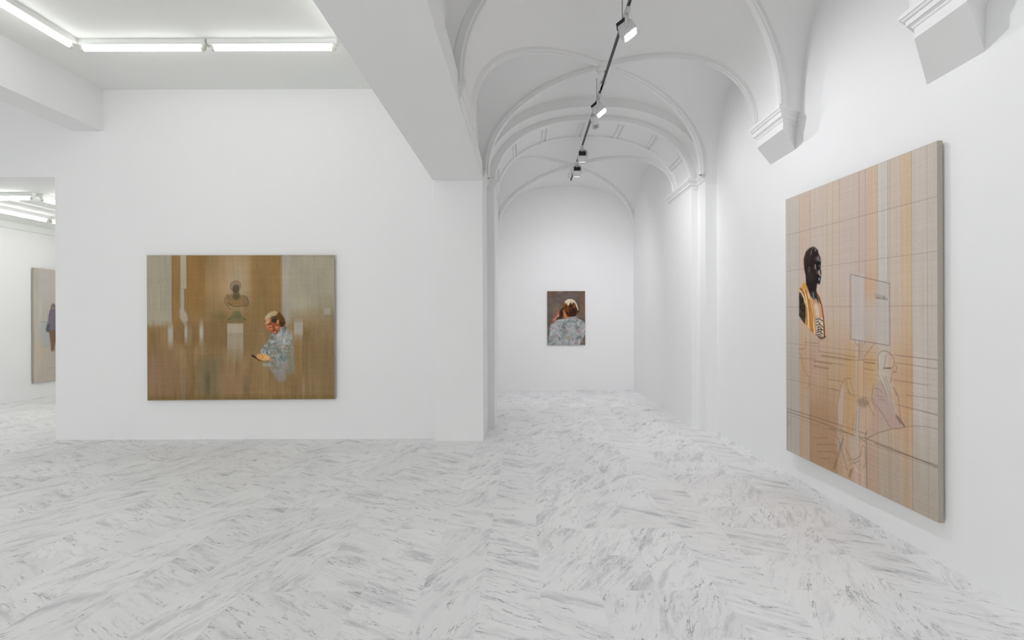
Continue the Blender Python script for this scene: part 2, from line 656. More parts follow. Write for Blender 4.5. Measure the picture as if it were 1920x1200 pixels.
def arch_band(y0, y1, t, name, a0=0, a1=180, parent=None):
    """raised band on the soffit of the inner order"""
    n = max(4, int(44 * (a1 - a0) / 180))
    rings = []
    for k in range(n + 1):
        th = math.radians(a0 + (a1 - a0) * k / n)
        c = math.cos(th)
        ring = []
        for (y, e) in ((y0, 0.03), (y0, -t), (y0 + 0.012, -t - 0.006), (y1 - 0.012, -t - 0.006), (y1, -t), (y1, 0.03)):
            e2 = e + 0.022
            ring.append((AX - (AA + e2) * c, y, AZ + (AR + e2) * se(c, AP)))
        rings.append(ring)
    o = MB().loft(rings).build(name, M_PLASTER, parent)
    smooth_by_angle(o, 30)
    return o


arch_band(7.158, 7.27, 0.022, 'band', 2, 178, arch_i)
arch_band(7.83, 7.955, 0.022, 'band', 2, 178, arch_i)
for d in (-74, -51.5, -28, -4.5, 19, 42.5, 65.5):
    # each cross bar of the coffering is a double moulding
    for q in (-1.9, 1.0):
        arch_band(7.26, 7.84, 0.014, 'cross_bar', 90 + d + q, 90 + d + q + 1.0, arch_i)


# ------------------------------------------------------------------ corbels and capitals
def offset_plan(pl, e):
    """plan = wall near, front near, front far, wall far; grows outward by e"""
    (x0, y0), (x1, y1), (x2, y2), (x3, y3) = pl
    s = -1 if x1 < x0 else 1
    return [(x0 - s * 0.0, y0 - e), (x1 + s * e, y1 - e), (x2 + s * e, y2 + e), (x3, y3 + e)]


CAP_PROF = [(0.0, 0.0), (0.010, 0.008), (0.022, 0.010), (0.030, 0.020), (0.036, 0.020), (0.036, 0.028), (0.074, 0.030),
            (0.078, 0.040), (0.090, 0.044), (0.098, 0.046), (0.098, 0.052), (0.130, 0.054), (0.132, 0.050)]


def capital(parent, plan, ztop, h=0.132, k=1.0):
    rings = []
    for z, e in CAP_PROF:
        rings.append([(x, y, ztop - h + z * h / 0.132) for x, y in offset_plan(plan, e * k)])
    return MB().loft(rings).build('capital', M_PLASTER, parent)


def corbel(parent, xw, xf, front, wall_top, wall_bot, ztop, zf, zw, cap=0.132):
    plan = [(xw + 0.03, wall_top[0]), (xf, front[0]), (xf, front[1]), (xw + 0.03, wall_top[1])]
    zc = ztop - 0.06
    vs = [(x, y, zc) for x, y in plan]
    vs += [(xw + 0.03, wall_bot[0], zw), (xf, front[0], zf), (xf, front[1], zf), (xw + 0.03, wall_bot[1], zw)]
    o = MB().add(vs, [(0, 1, 2, 3), (4, 7, 6, 5), (0, 4, 5, 1), (1, 5, 6, 2), (2, 6, 7, 3), (3, 7, 4, 0)]).build('corbel', M_PLASTER, parent)
    capital(o, plan, ztop, cap)
    return o


corbel(wall_right, xr(5.1), 2.178, (4.72, 5.25), (4.90, 5.40), (4.93, 5.41), 3.19, 2.995, 2.855)
corbel(wall_right, xr(3.1), 2.155, (2.725, 3.095), (2.90, 3.30), (2.915, 3.335), 3.09, 2.94, 2.75, 0.095)
corbel(wall_right, xr(1.0), 2.165, (0.68, 1.06), (0.80, 1.2), (0.84, 1.24), 3.10, 2.945, 2.75)
# shallow capitals on the left side, seen along the beam
for a, b in ((4.16, 4.93), (1.90, 2.60)):
    capital(beam, [(-0.52, a), (-0.480, a), (-0.480, b), (-0.52, b)], 3.15, 0.12, 0.95)
capital(pier, [(-0.52, 6.60), (-0.485, 6.60), (-0.485, 7.12), (-0.52, 7.12)], 3.155, 0.09, 0.5)
# capitals of the transverse arch
capital(wall_far_right, [(2.40, 7.185), (2.132, 7.185), (2.128, 8.24), (2.40, 8.24)], 3.185, 0.115)
capital(wall_right, [(2.45, 6.93), (2.222, 6.93), (2.222, 7.14), (2.45, 7.14)], 3.185, 0.115, 0.8)
capital(pier, [(-0.60, 7.185), (-0.397, 7.185), (-0.397, 7.68), (-0.60, 7.68)], 3.185, 0.115)

# ------------------------------------------------------------------ fluorescent batten lights
def batten(cx, cy, zc, along, label, group=None, length=1.245, tube=None):
    t = thing('fluorescent_light', label, 'ceiling light', (cx, cy, zc), (0, 0, 0 if along == 'x' else math.pi / 2), group)
    h = length / 2
    MB().loft([[(x, -0.046, 0), (x, -0.046, -0.030), (x, -0.036, -0.046), (x, 0.036, -0.046), (x, 0.046, -0.030), (x, 0.046, 0)] for x in (-h, h)]).build('batten', M_WHITE, t)
    MB().tube([(-h + 0.042, 0, -0.077), (h - 0.042, 0, -0.077)], 0.0185, 14).build('tube', tube or M_TUBE, t, smooth=True)
    for s in (-1, 1):
        x = s * (h - 0.030)
        so = MB().box(x - 0.013, x + 0.013, -0.019, 0.019, -0.079, -0.030).build('lamp_holder', M_SOCKET, t, bevel=0.004)
        MB().tube([(x - s * 0.022, 0, -0.077), (x + s * 0.006, 0, -0.077)], 0.0215, 14).build('end_cap', M_SOCKET, so, smooth=True)
    return t


CZ = 4.105
batten(-3.697, 5.43, CZ, 'x', 'white fluorescent batten along the far ceiling edge, left of the straight pair')
batten(-2.432, 5.43, CZ, 'x', 'white fluorescent batten along the far ceiling edge, right one ending near the beam')
batten(-4.345, 4.775, CZ, 'y', 'white fluorescent batten running from the ceiling corner toward the top left of the photo')
hid = 'white fluorescent batten on the left ceiling, unseen, the rear rows added as fill'
hg = 'fluorescent battens of the ceiling ring not seen in the photo'
for y in (3.51, 2.245):
    batten(-4.345, y, CZ, 'y', hid, hg)
for y in (4.775, 3.51, 2.245):
    batten(-1.64, y, CZ, 'y', hid, hg)
for x in (-3.697, -2.432):
    batten(x, 1.59, CZ, 'x', hid, hg)
for y in (0.3, -0.965, -2.23, -3.495):  # unseen rear rows, added for more overhead fill light
    batten(-4.345, y, CZ, 'y', hid, hg)
    batten(-1.64, y, CZ, 'y', hid, hg)
CN = 3.092
for x, y in ((-5.5, 7.7), (-5.95, 8.1), (-5.5, 9.0), (-5.95, 9.4), (-5.5, 10.3), (-5.95, 10.7)):  # extra unseen battens added to brighten the next room
    batten(x, y, CN, 'y', 'fluorescent batten in the next room, unseen fill added behind the painting wall', 'added fill battens of the next room', tube=M_TUBE_N)
batten(-7.115, 7.42, CN, 'x', 'fluorescent batten through the left doorway, nearest, parallel to the wall', tube=M_TUBE_N)
batten(-6.462, 8.08, CN, 'y', 'fluorescent batten through the doorway turning back from the corner beside the jamb', tube=M_TUBE_N)
batten(-7.745, 8.475, CN, 'y', 'fluorescent batten through the doorway, the lower long one near the painting', tube=M_TUBE_N)
batten(-7.745, 9.735, CN, 'y', 'fluorescent batten through the doorway, bright end just showing at the jamb', tube=M_TUBE_N)

# ------------------------------------------------------------------ ceiling track and spotlights
TX, TZ = 0.818, 3.85
track = thing('lighting_track', 'dark grey lighting track hung lengthwise under the vault', 'lighting track', (TX, 4.0, TZ))
MB().add([], []).box(-0.0105, 0.0105, -6.0, 5.93, 0.0, 0.024).build('rail', M_DARK, track)
MB().box(-0.0115, 0.0115, 5.93, 5.945, 0.0, 0.025).build('end_cap', M_BLACK, track)
for y, zt in ((0.67, 0.27), (2.34, 0.27), (5.78, 0.15), (-1.6, 0.27), (-3.4, 0.27)):
    MB().tube([(0, y, 0.02), (0, y, zt)], 0.0035, 6).build('suspension_rod', M_CABLE, track)
MB().box(-0.026, 0.026, 1.86, 2.02, 0.0, 0.045).build('power_feed', M_SPOTW, track, bevel=0.005)
MB().tube([(0.03, 1.94, 0.21), (0.033, 1.92, 0.14), (0.018, 1.95, 0.08), (0.0, 1.95, 0.03)], 0.004, 6).build('supply_cable', M_CABLE, track)
MB().tube([(-0.02, 5.86, 0.10), (-0.05, 5.83, 0.10), (-0.055, 5.84, 0.05), (0.0, 5.90, 0.02)], 0.003, 6).build('supply_cable', M_CABLE, track)


def aim(direction):
    d = Vector(direction).normalized()
    zx = Vector((0, 0, 1))
    x = d.cross(zx).normalized()
    y = x.cross(d).normalized()            # "up" of the lamp body
    return Matrix((x, y, d)).transposed().to_4x4()


def spotlight(y, direction, label, side=1, group=None, power=SPOT, size=0.125, lit=True, angle=140, drop=0.145):
    """box-shaped track floodlight: adapter, yoke, body, rear heat sink with fins, lens"""
    t = thing('track_spotlight', label, 'spotlight', (TX, y, TZ), (0, 0, 0), group)
    MB().box(-0.017, 0.017, -0.085, 0.085, -0.034, -0.0005).build('adapter', M_SPOTW, t, bevel=0.004)
    MB().tube([(0, 0, -0.03), (0, 0, -0.05)], 0.012, 10).build('stem', M_SPOTW, t, smooth=True)
    c = Vector((0.0, 0.0, -drop))
    R = aim(direction)
    s = size / 2
    xl = R @ Vector((1, 0, 0))
    # yoke: strap from the stem down to the body's pivot
    sx = side
    piv = c + xl * (sx * (s + 0.008))
    path = [Vector((0, 0, -0.045)), Vector((xl.x * sx * s * 0.9, xl.y * sx * s * 0.9, -0.052)),
            Vector((piv.x, piv.y, -0.075)), piv + Vector((0, 0, -0.012))]
    yk = MB().tube(path, 0.0125, 10)
    yk.build('yoke', M_SPOTW, t, smooth=True)

    def place(mb):
        mb.v = [tuple(c + R @ Vector(p)) for p in mb.v]
        return mb
    e = size * 0.42
    body = place(MB().loft([[(a * s * k, b * s * k, z) for a, b in ((-1, -1), (1, -1), (1, 1), (-1, 1))] for z, k in ((-e * 0.9, 0.82), (-e * 0.2, 1.0), (e, 1.0))])).build('body', M_SPOTW, t, bevel=0.006)
    place(MB().box(-s * 0.8, s * 0.8, -s * 0.8, s * 0.8, -e * 1.15, -e * 0.88)).build('heat_sink', M_BLACK, t)
    hs = t.children[-1]
    for k in range(7):
        x = -s * 0.76 + k * s * 1.52 / 6
        place(MB().box(x - 0.003, x + 0.003, -s * 0.8, s * 0.8, -e * 1.4, -e * 1.1)).build('fin', M_BLACK, hs)
    if lit:
        place(MB().loft([[(a * s * 0.86, b * s * 0.86, z) for a, b in ((-1, -0.72), (-0.72, -1), (0.72, -1), (1, -0.72), (1, 0.72), (0.72, 1), (-0.72, 1), (-1, 0.72))] for z in (e - 0.004, e + 0.003)])).build('lens', M_LENS, t)
        L = bpy.data.lights.new('spot_beam', 'SPOT')
        L.energy = power
        L.spot_size = math.radians(angle)
        L.spot_blend = 1.0
        L.shadow_soft_size = 0.045
        L.color = (0.965, 0.968, 1.0)
        lo = bpy.data.objects.new('spot_beam', L)
        COL.objects.link(lo)
        lo.parent = t
        d = Vector(direction).normalized()
        lo.location = c + d * (e + 0.03)
        lo.rotation_euler = (-d).to_track_quat('Z', 'Y').to_euler()
    return t


spotlight(4.47, (1.5, -0.35, -2.25), 'white box spotlight with glowing lens, nearest one at the top of the photo')
spotlight(6.17, (1.5, -0.45, -2.1), 'white box spotlight with glowing lens just past the first vault boss')
spotlight(7.98, (0.12, 2.6, -2.7), 'white box spotlight seen from behind, upper of the two with black rears', power=SPOT_F * 1.3, angle=84)
spotlight(8.80, (0.02, 2.1, -2.5), 'white box spotlight seen from behind, lower one at the far end of the track', power=SPOT_F)
sl = 'white box spotlight on the track, above and behind the camera'
sg = 'track spotlights not seen in the photo'
for y, d in ((2.6, (1.5, 0.3, -2.2)), (1.0, (1.5, 0.5, -2.2)), (-0.6, (1.5, 0.2, -2.2))):
    spotlight(y, d, sl, group=sg, power=SPOT_H)

# the small cylindrical spotlight with a finned end
cs = thing('cylinder_spotlight', 'small white cylindrical spotlight with slotted end below the second lit lamp', 'spotlight', (TX, 6.66, TZ))
MB().box(-0.017, 0.017, -0.05, 0.05, -0.03, -0.0005).build('adapter', M_SPOTW, cs, bevel=0.004)
MB().tube([(0, 0, -0.028), (0.004, -0.004, -0.052)], 0.007, 8).build('stem', M_SPOTW, cs, smooth=True)
ax0, ax1 = Vector((-0.006, -0.030, -0.052)), Vector((0.040, 0.050, -0.175))
dd = (ax1 - ax0).normalized()
MB().tube([ax0, ax0 + dd * 0.006, ax0 + dd * 0.095], [0.036, 0.042, 0.042], 20).build('body', M_SPOTW, cs, smooth=False)
smooth_by_angle(cs.children[-1], 40)
MB().tube([ax0 + dd * 0.095, ax0 + dd * 0.140], 0.030, 16).build('core', M_BLACK, cs, smooth=True)
u = dd.cross(Vector((0, 0, 1))).normalized()
w = dd.cross(u).normalized()
for k in range(16):
    a = 2 * math.pi * k / 16
    r = u * math.cos(a) + w * math.sin(a)
    MB().tube([ax0 + dd * 0.094 + r * 0.039, ax0 + dd * 0.142 + r * 0.039], 0.0042, 5).build('fin', M_SPOTW, cs)
MB().tube([ax0 + dd * 0.138, ax0 + dd * 0.152], [0.043, 0.040], 20).build('rim', M_SPOTW, cs, smooth=True)
CL = bpy.data.lights.new('spot_beam', 'SPOT')
CL.energy = SPOT_F * 1.7
CL.spot_size, CL.spot_blend, CL.shadow_soft_size = math.radians(120), 1.0, 0.03
clo = bpy.data.objects.new('spot_beam', CL)
COL.objects.link(clo)
clo.parent = cs
clo.location = ax0 + dd * 0.17
clo.rotation_euler = (-dd).to_track_quat('Z', 'Y').to_euler()


# ------------------------------------------------------------------ the paintings
# A picture is painted into a small pixel array in centimetres from its top left
# corner (colours as they look in even white light) and stored as point colours of the canvas.
def value_noise(h, w, cy, cx, seed, octaves=3):
    rs = np.random.RandomState(seed)
    out = np.zeros((h, w))
    amp, tot = 1.0, 0.0
    for o in range(octaves):
        gy, gx = max(2, int(cy * 2 ** o) + 2), max(2, int(cx * 2 ** o) + 2)
        g = rs.rand(gy, gx)
        yy, xx = np.linspace(0, gy - 1.001, h), np.linspace(0, gx - 1.001, w)
        y0, x0 = yy.astype(int), xx.astype(int)
        fy, fx = (yy - y0)[:, None], (xx - x0)[None, :]
        fy, fx = fy * fy * (3 - 2 * fy), fx * fx * (3 - 2 * fx)
        a = g[y0][:, x0] * (1 - fx) + g[y0][:, x0 + 1] * fx
        b = g[y0 + 1][:, x0] * (1 - fx) + g[y0 + 1][:, x0 + 1] * fx
        out += amp * (a * (1 - fy) + b * fy)
        tot += amp
        amp *= 0.55
    return out / tot - 0.5


def blur(m, r):
    r = int(round(r))
    if r < 1:
        return m
    for ax in (0, 1):
        for _ in range(2):
            p = np.pad(m, [(r + 1, r) if a == ax else (0, 0) for a in (0, 1)], mode='edge')
            c = np.cumsum(p, axis=ax)
            m = (c[2 * r + 1:] - c[:-2 * r - 1]) / (2 * r + 1) if ax == 0 else (c[:, 2 * r + 1:] - c[:, :-2 * r - 1]) / (2 * r + 1)
    return m


class Pic:
    def __init__(s, wcm, hcm, res, base):
        s.res = res
        s.w, s.h = int(wcm * res) + 1, int(hcm * res) + 1
        s.wcm, s.hcm = wcm, hcm
        s.a = np.ones((s.h, s.w, 3)) * (np.array(base) / 255)
        s.X = np.arange(s.w)[None, :] / res
        s.Y = np.arange(s.h)[:, None] / res
        s.seed = 1
        s.pen = s.ink = 1.0

    def put(s, m, col, alpha=1.0):
        m = np.clip(m * alpha, 0, 1)[..., None]
        s.a = s.a * (1 - m) + np.array(col) / 255 * m

    def mask(s, pts, soft=0.0):
        P = np.array(pts, float)
        m = np.zeros((s.h, s.w))
        q = 0.25 / s.res
        for ox, oy in ((-q, -q), (q, -q), (-q, q), (q, q)):
            x, y = s.X + ox, s.Y + oy
            c = np.zeros((s.h, s.w), bool)
            n = len(P)
            for i in range(n):
                x1, y1 = P[i]
                x2, y2 = P[(i + 1) % n]
                if y1 == y2:
                    continue
                cond = (y1 > y) != (y2 > y)
                c ^= cond & (x < (x2 - x1) * (y - y1) / (y2 - y1) + x1)
            m += c * 0.25
        return blur(m, soft * s.res) if soft else m

    def poly(s, pts, col, alpha=1.0, soft=0.0, tex=0.0, cells=(30, 30)):
        m = s.mask(pts, soft)
        if tex:
            s.seed += 1
            m = m * np.clip(1 + tex * 3 * value_noise(s.h, s.w, cells[0], cells[1], s.seed), 0, 1)
        s.put(m, col, alpha)

    def ell(s, c, rx, ry, col, alpha=1.0, soft=0.3):
        d = np.sqrt(((s.X - c[0]) / rx) ** 2 + ((s.Y - c[1]) / ry) ** 2)
        s.put(np.clip((1 - d) / max(soft, 0.02), 0, 1), col, alpha)

    def line(s, pts, wd, col, alpha=1.0):
        d = np.full((s.h, s.w), 1e9)
        for (x1, y1), (x2, y2) in zip(pts[:-1], pts[1:]):
            dx, dy = x2 - x1, y2 - y1
            L2 = dx * dx + dy * dy + 1e-9
            t = np.clip(((s.X - x1) * dx + (s.Y - y1) * dy) / L2, 0, 1)
            d = np.minimum(d, np.hypot(s.X - x1 - t * dx, s.Y - y1 - t * dy))
        wd *= s.pen
        s.put(np.clip((wd / 2 - d) * s.res + 0.5, 0, 1), col, alpha * s.ink * min(1, wd * s.res))

    def vary(s, amp, cy, cx, tint=(1, 1, 1), octaves=3, m=None):
        s.seed += 1
        n = value_noise(s.h, s.w, cy, cx, s.seed, octaves)[..., None] * amp / 255 * 2
        n = n * np.array(tint)
        s.a = s.a + (n if m is None else n * m[..., None])

    def grad_mask(s, x0, x1, y0, y1, soft):
        m = (np.clip((s.X - x0) / soft + .5, 0, 1) * np.clip((x1 - s.X) / soft + .5, 0, 1)
             * np.clip((s.Y - y0) / soft + .5, 0, 1) * np.clip((y1 - s.Y) / soft + .5, 0, 1))
        return m

    def rect(s, x0, x1, y0, y1, col, alpha=1.0, soft=0.8, ysoft=None, tex=0.0, cells=(6, 60)):
        ys = ysoft or soft
        m = (np.clip((s.X - x0) / soft + .5, 0, 1) * np.clip((x1 - s.X) / soft + .5, 0, 1)
             * np.clip((s.Y - y0) / ys + .5, 0, 1) * np.clip((y1 - s.Y) / ys + .5, 0, 1))
        if tex:
            s.seed += 1
            m = m * np.clip(1 + tex * 3 * value_noise(s.h, s.w, cells[0], cells[1], s.seed), 0, 1)
        s.put(m, col, alpha)


def hang(name, label, pic, gain, corners, depth, gap, cat='painting'):
    """corners: top-left, top-right, bottom-right, bottom-left of the front face; depth backwards along -n"""
    TL, TR, BR, BL = [Vector(c) for c in corners]
    ctr = (BL + BR) / 2
    t = thing(name, label, cat, ctr)
    n = (TR - TL).cross(BL - TL).normalized()          # points into the wall
    w, h = pic.w, pic.h
    S, T = np.meshgrid(np.linspace(0, 1, w), np.linspace(0, 1, h))
    tl, tr, br, bl = [np.array(c - ctr) for c in (TL, TR, BR, BL)]
    S, T = S[..., None], T[..., None]
    co = tl * (1 - S) * (1 - T) + tr * S * (1 - T) + br * S * T + bl * (1 - S) * T
    idx = np.arange(w * h).reshape(h, w)
    q = np.stack([idx[:-1, :-1], idx[1:, :-1], idx[1:, 1:], idx[:-1, 1:]], -1).reshape(-1, 4)
    me = bpy.data.meshes.new('canvas')
    me.vertices.add(w * h)
    me.vertices.foreach_set('co', co.reshape(-1).astype(np.float32))
    me.loops.add(q.size)
    me.loops.foreach_set('vertex_index', q.reshape(-1).astype(np.int32))
    me.polygons.add(len(q))
    me.polygons.foreach_set('loop_start', np.arange(0, q.size, 4, dtype=np.int32))
    me.polygons.foreach_set('loop_total', np.full(len(q), 4, dtype=np.int32))
    me.update(calc_edges=True)
    lin = srgb(np.clip(pic.a, 0.01, 0.98)) * gain
    col = np.concatenate([np.clip(lin, 0, 0.95), np.ones((h, w, 1))], -1).astype(np.float32)
    ca = me.color_attributes.new('paint', 'FLOAT_COLOR', 'POINT')
    ca.data.foreach_set('color', col.ravel())
    me.materials.append(M_PAINT)
    o = bpy.data.objects.new('canvas', me)
    COL.objects.link(o)
    o.parent = t
    # linen turned over the stretcher edge (rounded) and the timber stretcher behind
    r = 0.004
    N = Vector(n)
    c4 = [TL - ctr, TR - ctr, BR - ctr, BL - ctr]
    mid = sum(c4, Vector()) / 4
    rings = []
    for dz, out in ((0.0002, 0.0), (0.0012, 0.0022), (r, 0.0032), (depth, 0.0032)):
        ring = []
        for c in c4:
            dirs = (TR - TL).normalized() * (1 if (c - mid).dot(TR - TL) > 0 else -1) + Vector((0, 0, 1 if c.z > mid.z else -1))
            ring.append(c + dirs * out + N * dz)
        rings.append(ring)
    MB().loft(rings).build('linen_edge', M_LINEN, t)
    bx = []
    ex, ez = (TR - TL).normalized(), Vector((0, 0, 1))
    sb = MB()
    wv, hv = (TR - TL).length, (TL - BL).length
    for s in (-1, 1):
        for (dx, dz, lx, lz) in ((s * (wv / 2 - 0.07), 0, 0.025, hv / 2 - 0.045), (0, s * (hv / 2 - 0.07), wv / 2 - 0.045, 0.025)):
            vs = []
            for a in (depth - 0.001, depth + gap):
                for px, pz in ((-1, -1), (1, -1), (1, 1), (-1, 1)):
                    vs.append(mid + ex * (dx + px * lx) + ez * (dz + pz * lz) + N * a)
            sb.add(vs, [(0, 1, 2, 3), (7, 6, 5, 4), (0, 4, 5, 1), (1, 5, 6, 2), (2, 6, 7, 3), (3, 7, 4, 0)])
    sb.build('stretcher', M_WOOD, t)
    return t


def floral(p, m, seed, scale, pal):
    """loose brushwork of a flowered shirt inside mask m"""
    for k, (col, thr) in enumerate(pal):
        n = value_noise(p.h, p.w, p.hcm / scale, p.wcm / scale, seed + k, 2)
        amp = 2.2 * scale * p.res
        dy = value_noise(p.h, p.w, p.hcm / scale / 1.6, p.wcm / scale / 1.6, seed + k + 500, 2) * amp
        dx = value_noise(p.h, p.w, p.hcm / scale / 1.6, p.wcm / scale / 1.6, seed + k + 700, 2) * amp
        yi = np.clip(np.arange(p.h)[:, None] + dy, 0, p.h - 1).astype(int)
        xi = np.clip(np.arange(p.w)[None, :] + dx, 0, p.w - 1).astype(int)
        n = n[yi, xi]
        p.put(m * np.clip((n - thr) * 9, 0, 1), col, 0.85)


# --- large landscape canvas on the left room's wall
def picture_left():
    p = Pic(218, 168, 1.9, (143, 117, 81))
    R = p.rect
    # upper field
    R(46.1, 157.2, -9, 78.8, (150, 120, 78), 1, 1.2, 14)
    R(46.1, 68.4, -9, 65.8, (147, 113, 68), 0.9, 3, 16)
    R(68.4, 88.2, -9, 75.1, (156, 129, 90), 0.8, 6, 14)
    R(84.5, 121.8, -9, 59.6, (174, 144, 110), 0.95, 12, 26)
    R(94.4, 115.5, 8.1, 57.7, (170, 152, 122), 0.85, 10, 22)
    R(123, 157.2, -9, 75.1, (146, 117, 75), 0.9, 5, 16)
    R(139.1, 157.2, 0.6, 62.7, (150, 120, 76), 0.7, 4, 16)
    # bare linen fields
    R(-9, 29.1, -9, 77.6, (165, 157, 138), 1, 0.8, 7)
    R(-9, 22.6, 72.6, 81.9, (165, 156, 138), 0.8, 5, 6, 0.5)
    R(29.1, 39, -9, 81.3, (149, 117, 73), 1, 1.2, 5)
    R(39, 46.1, -9, 38.5, (173, 165, 147), 1, 1.2, 1.2)
    R(38.7, 43.5, 37.8, 66.4, (170, 160, 141), 1, 1.4, 3)
    p.poly([(38.1, 62.2), (43.7, 62.2), (46.8, 69.7), (47.4, 75.3), (43, 82.1), (40.6, 77.1), (38.1, 71.5)], (174, 164, 150), 0.95, 0.7)
    R(157.2, 230, -9, 72.6, (168, 160, 140), 1, 0.9, 26)
    R(157.2, 166.5, -9, 82.5, (172, 164, 152), 0.8, 5, 14)
    R(188.9, 230, 56.5, 99.9, (150, 130, 100), 0.6, 16, 26, 0.6)
    R(206.3, 213.8, 61.4, 68.9, (176, 168, 158), 0.7, 2, 2)
    p.line([(29.4, 0.2), (29.3, 78.3)], 0.5, (92, 78, 54), 0.8)
    p.line([(46.5, 0.3), (46.4, 38.1)], 0.5, (112, 92, 60), 0.7)
    p.line([(43.7, 39.3), (43.7, 65.3)], 0.6, (108, 88, 58), 0.7)
    p.line([(157.4, 0.9), (157.6, 70.5)], 0.4, (120, 98, 66), 0.6)
    # lower field: vertical washes
    low = np.clip((p.Y - 82.5) / 9, 0, 1) * np.ones((1, p.w))
    p.vary(15, 3, 60, (1, 1, 0.9), 3, low)
    p.vary(11, 5, 26, (1, 0.95, 0.9), 3, low)
    p.vary(12, 4, 9, (1, 0.75, 0.5), 3)
    R(-9, 43, 112.4, 165.2, (146, 116, 92), 0.55, 20, 24, 0.6, (5, 24))
    R(59.7, 84.5, 118.6, 167.1, (124, 113, 84), 0.8, 10, 14, 0.6, (4, 34))
    R(67.2, 73.4, 137.2, 167.1, (104, 94, 70), 0.7, 4, 12, 0.4)
    R(83.3, 120.5, 131, 167.1, (156, 126, 98), 0.6, 12, 16, 0.6, (4, 40))
    R(111.2, 119.3, 137.2, 167.1, (112, 98, 70), 0.6, 4, 16, 0.5)
    R(74, 92.6, 65.8, 82.5, (120, 106, 70), 0.6, 8, 8, 0.6, (14, 24))
    R(33.7, 59.7, 78.8, 106.1, (134, 106, 68), 0.8, 6, 10, 0.4, (6, 30))
    R(65.9, 93.8, 78.8, 107.4, (130, 106, 72), 0.8, 4, 10, 0.4, (6, 30))
    R(111.8, 132.9, 50.3, 112.4, (138, 114, 76), 0.7, 5, 20, 0.4, (8, 26))
    R(180.2, 230, 95, 167.1, (138, 116, 84), 0.6, 8, 18, 0.5, (4, 40))
    R(-9, 230, 162.7, 169.5, (120, 100, 58), 0.65, 3, 5, 0.6, (3, 46))
    R(-9, 1.5, 82.5, 169.5, (130, 118, 96), 0.5, 3, 9)
    # pale drips
    for x0, x1, y1 in ((24.1, 30, 103.7), (43.3, 47, 99.9), (61, 65.3, 99.9)):
        R(x0, x1, 79.4, y1, (178, 172, 160), 0.92, 1.4, 14)
    R(47.3, 52.3, 81.3, 103, (150, 132, 98), 0.8, 2, 12)
    R(62.2, 65.3, 99.9, 111.1, (140, 132, 106), 0.6, 2, 10)
    R(39.9, 44.2, 137.2, 168.3, (140, 128, 108), 0.6, 2, 24)
    R(180.2, 183.3, 140.3, 167.1, (164, 146, 116), 0.7, 2, 22)
    R(188.9, 190.8, 146.5, 163.3, (156, 138, 108), 0.6, 1, 12)
    # plinth
    R(93.2, 111.8, 79.3, 117.3, (168, 154, 132), 0.95, 1.0, 26)
    p.rect(93.2, 111.8, 79.3, 90.6, (180, 166, 144), 0.9, 1.0, 1.4)
    p.line([(93.2, 90.7), (111.8, 90.8)], 0.5, (138, 126, 118), 0.7)
    p.line([(93.2, 87.1), (111.8, 87.2)], 0.4, (160, 146, 124), 0.6)
    # sketched bust on the plinth
    bd = (108, 90, 60)
    p.poly([(93.3, 45.8), (97, 45.2), (100.1, 45.9), (107, 45.9), (111.9, 47.2), (116.3, 49.7), (118.1, 55.3), (116.9, 58.4), (111.3, 59.6), (106.3, 60.2), (100.7, 60.1), (95.8, 58.9), (91.4, 56.3), (91.4, 50.1)], (130, 107, 72), 0.85, 0.8, 0.4, (60, 60))
    p.poly([(97.6, 53.9), (102, 52.7), (109.4, 50.3), (111.9, 54), (111.3, 58.3), (105.7, 59.5), (100.1, 58.3)], (152, 118, 76), 0.7, 0.8)
    p.poly([(100.1, 43.4), (107.6, 43.4), (108.8, 47.8), (106.3, 51.5), (102, 52.1), (98.9, 48.3)], (96, 86, 62), 0.85, 0.7)
    p.poly([(97.1, 39), (97.1, 34.7), (99.6, 31), (103.9, 29.4), (107.6, 31), (109.5, 35.4), (108.2, 39.1), (106.4, 35.3), (102.7, 34.7), (100.2, 38.4), (99.5, 41.5)], (146, 124, 108), 0.8, 0.5)
    p.poly([(99.5, 37.8), (101.4, 34.7), (105.1, 33.8), (107.6, 36), (107.6, 40.9), (105.7, 44), (102, 44), (99.5, 41.5)], (90, 79, 62), 0.95, 0.5)
    p.line([(100.2, 41.5), (97.1, 38.4), (97.1, 34), (100.2, 30.7), (104.5, 29.4), (108.2, 31.6), (109.5, 36), (108.2, 39.7)], 0.6, (96, 82, 62), 0.7)
    p.line([(93.9, 45.2), (90.8, 49.5), (89.9, 53.9), (92, 57.6), (93.9, 59.5), (96.4, 62), (99.5, 62.6)], 0.8, bd, 0.75)
    p.line([(111.9, 46.6), (116.3, 49.1), (118.1, 54), (117.5, 57.8), (113.1, 59)], 1.3, (104, 90, 68), 0.75)
    p.line([(94.5, 55.7), (98.9, 58.3), (102.6, 59.5), (108.2, 59.3), (112.5, 57.7)], 0.7, (88, 74, 46), 0.8)
    p.line([(97.6, 54.5), (100.7, 56.4), (103.2, 55.8)], 0.6, (150, 104, 60), 0.7)
    p.poly([(100.1, 64.5), (108.8, 64.5), (110, 70.1), (113.7, 73.3), (112.5, 75.1), (95.1, 75), (94.5, 73.1), (98.8, 70.1)], (110, 108, 74), 0.85, 0.9)
    p.line([(97.6, 71.3), (110.6, 71.4)], 0.5, (92, 92, 76), 0.7)
    for q in ([(95.1, 74.4)], [(113.7, 74.5)]):
        p.ell(q[0], 1.2, 1.4, (92, 78, 56), 0.8)
    R(93.2, 113.1, 74.5, 79.1, (124, 104, 68), 0.7, 2, 2)
    # wall label and post on the right
    R(171.2, 181.4, 76.9, 99.9, (172, 160, 144), 0.92, 0.9, 14)
    p.rect(171.2, 181.1, 76.9, 92.5, (180, 170, 160), 0.8, 0.9, 4)
    for y in (78.8, 80.7, 82.8, 85):
        p.line([(172.1, y), (180.2, y)], 0.35, (126, 112, 108), 0.7)
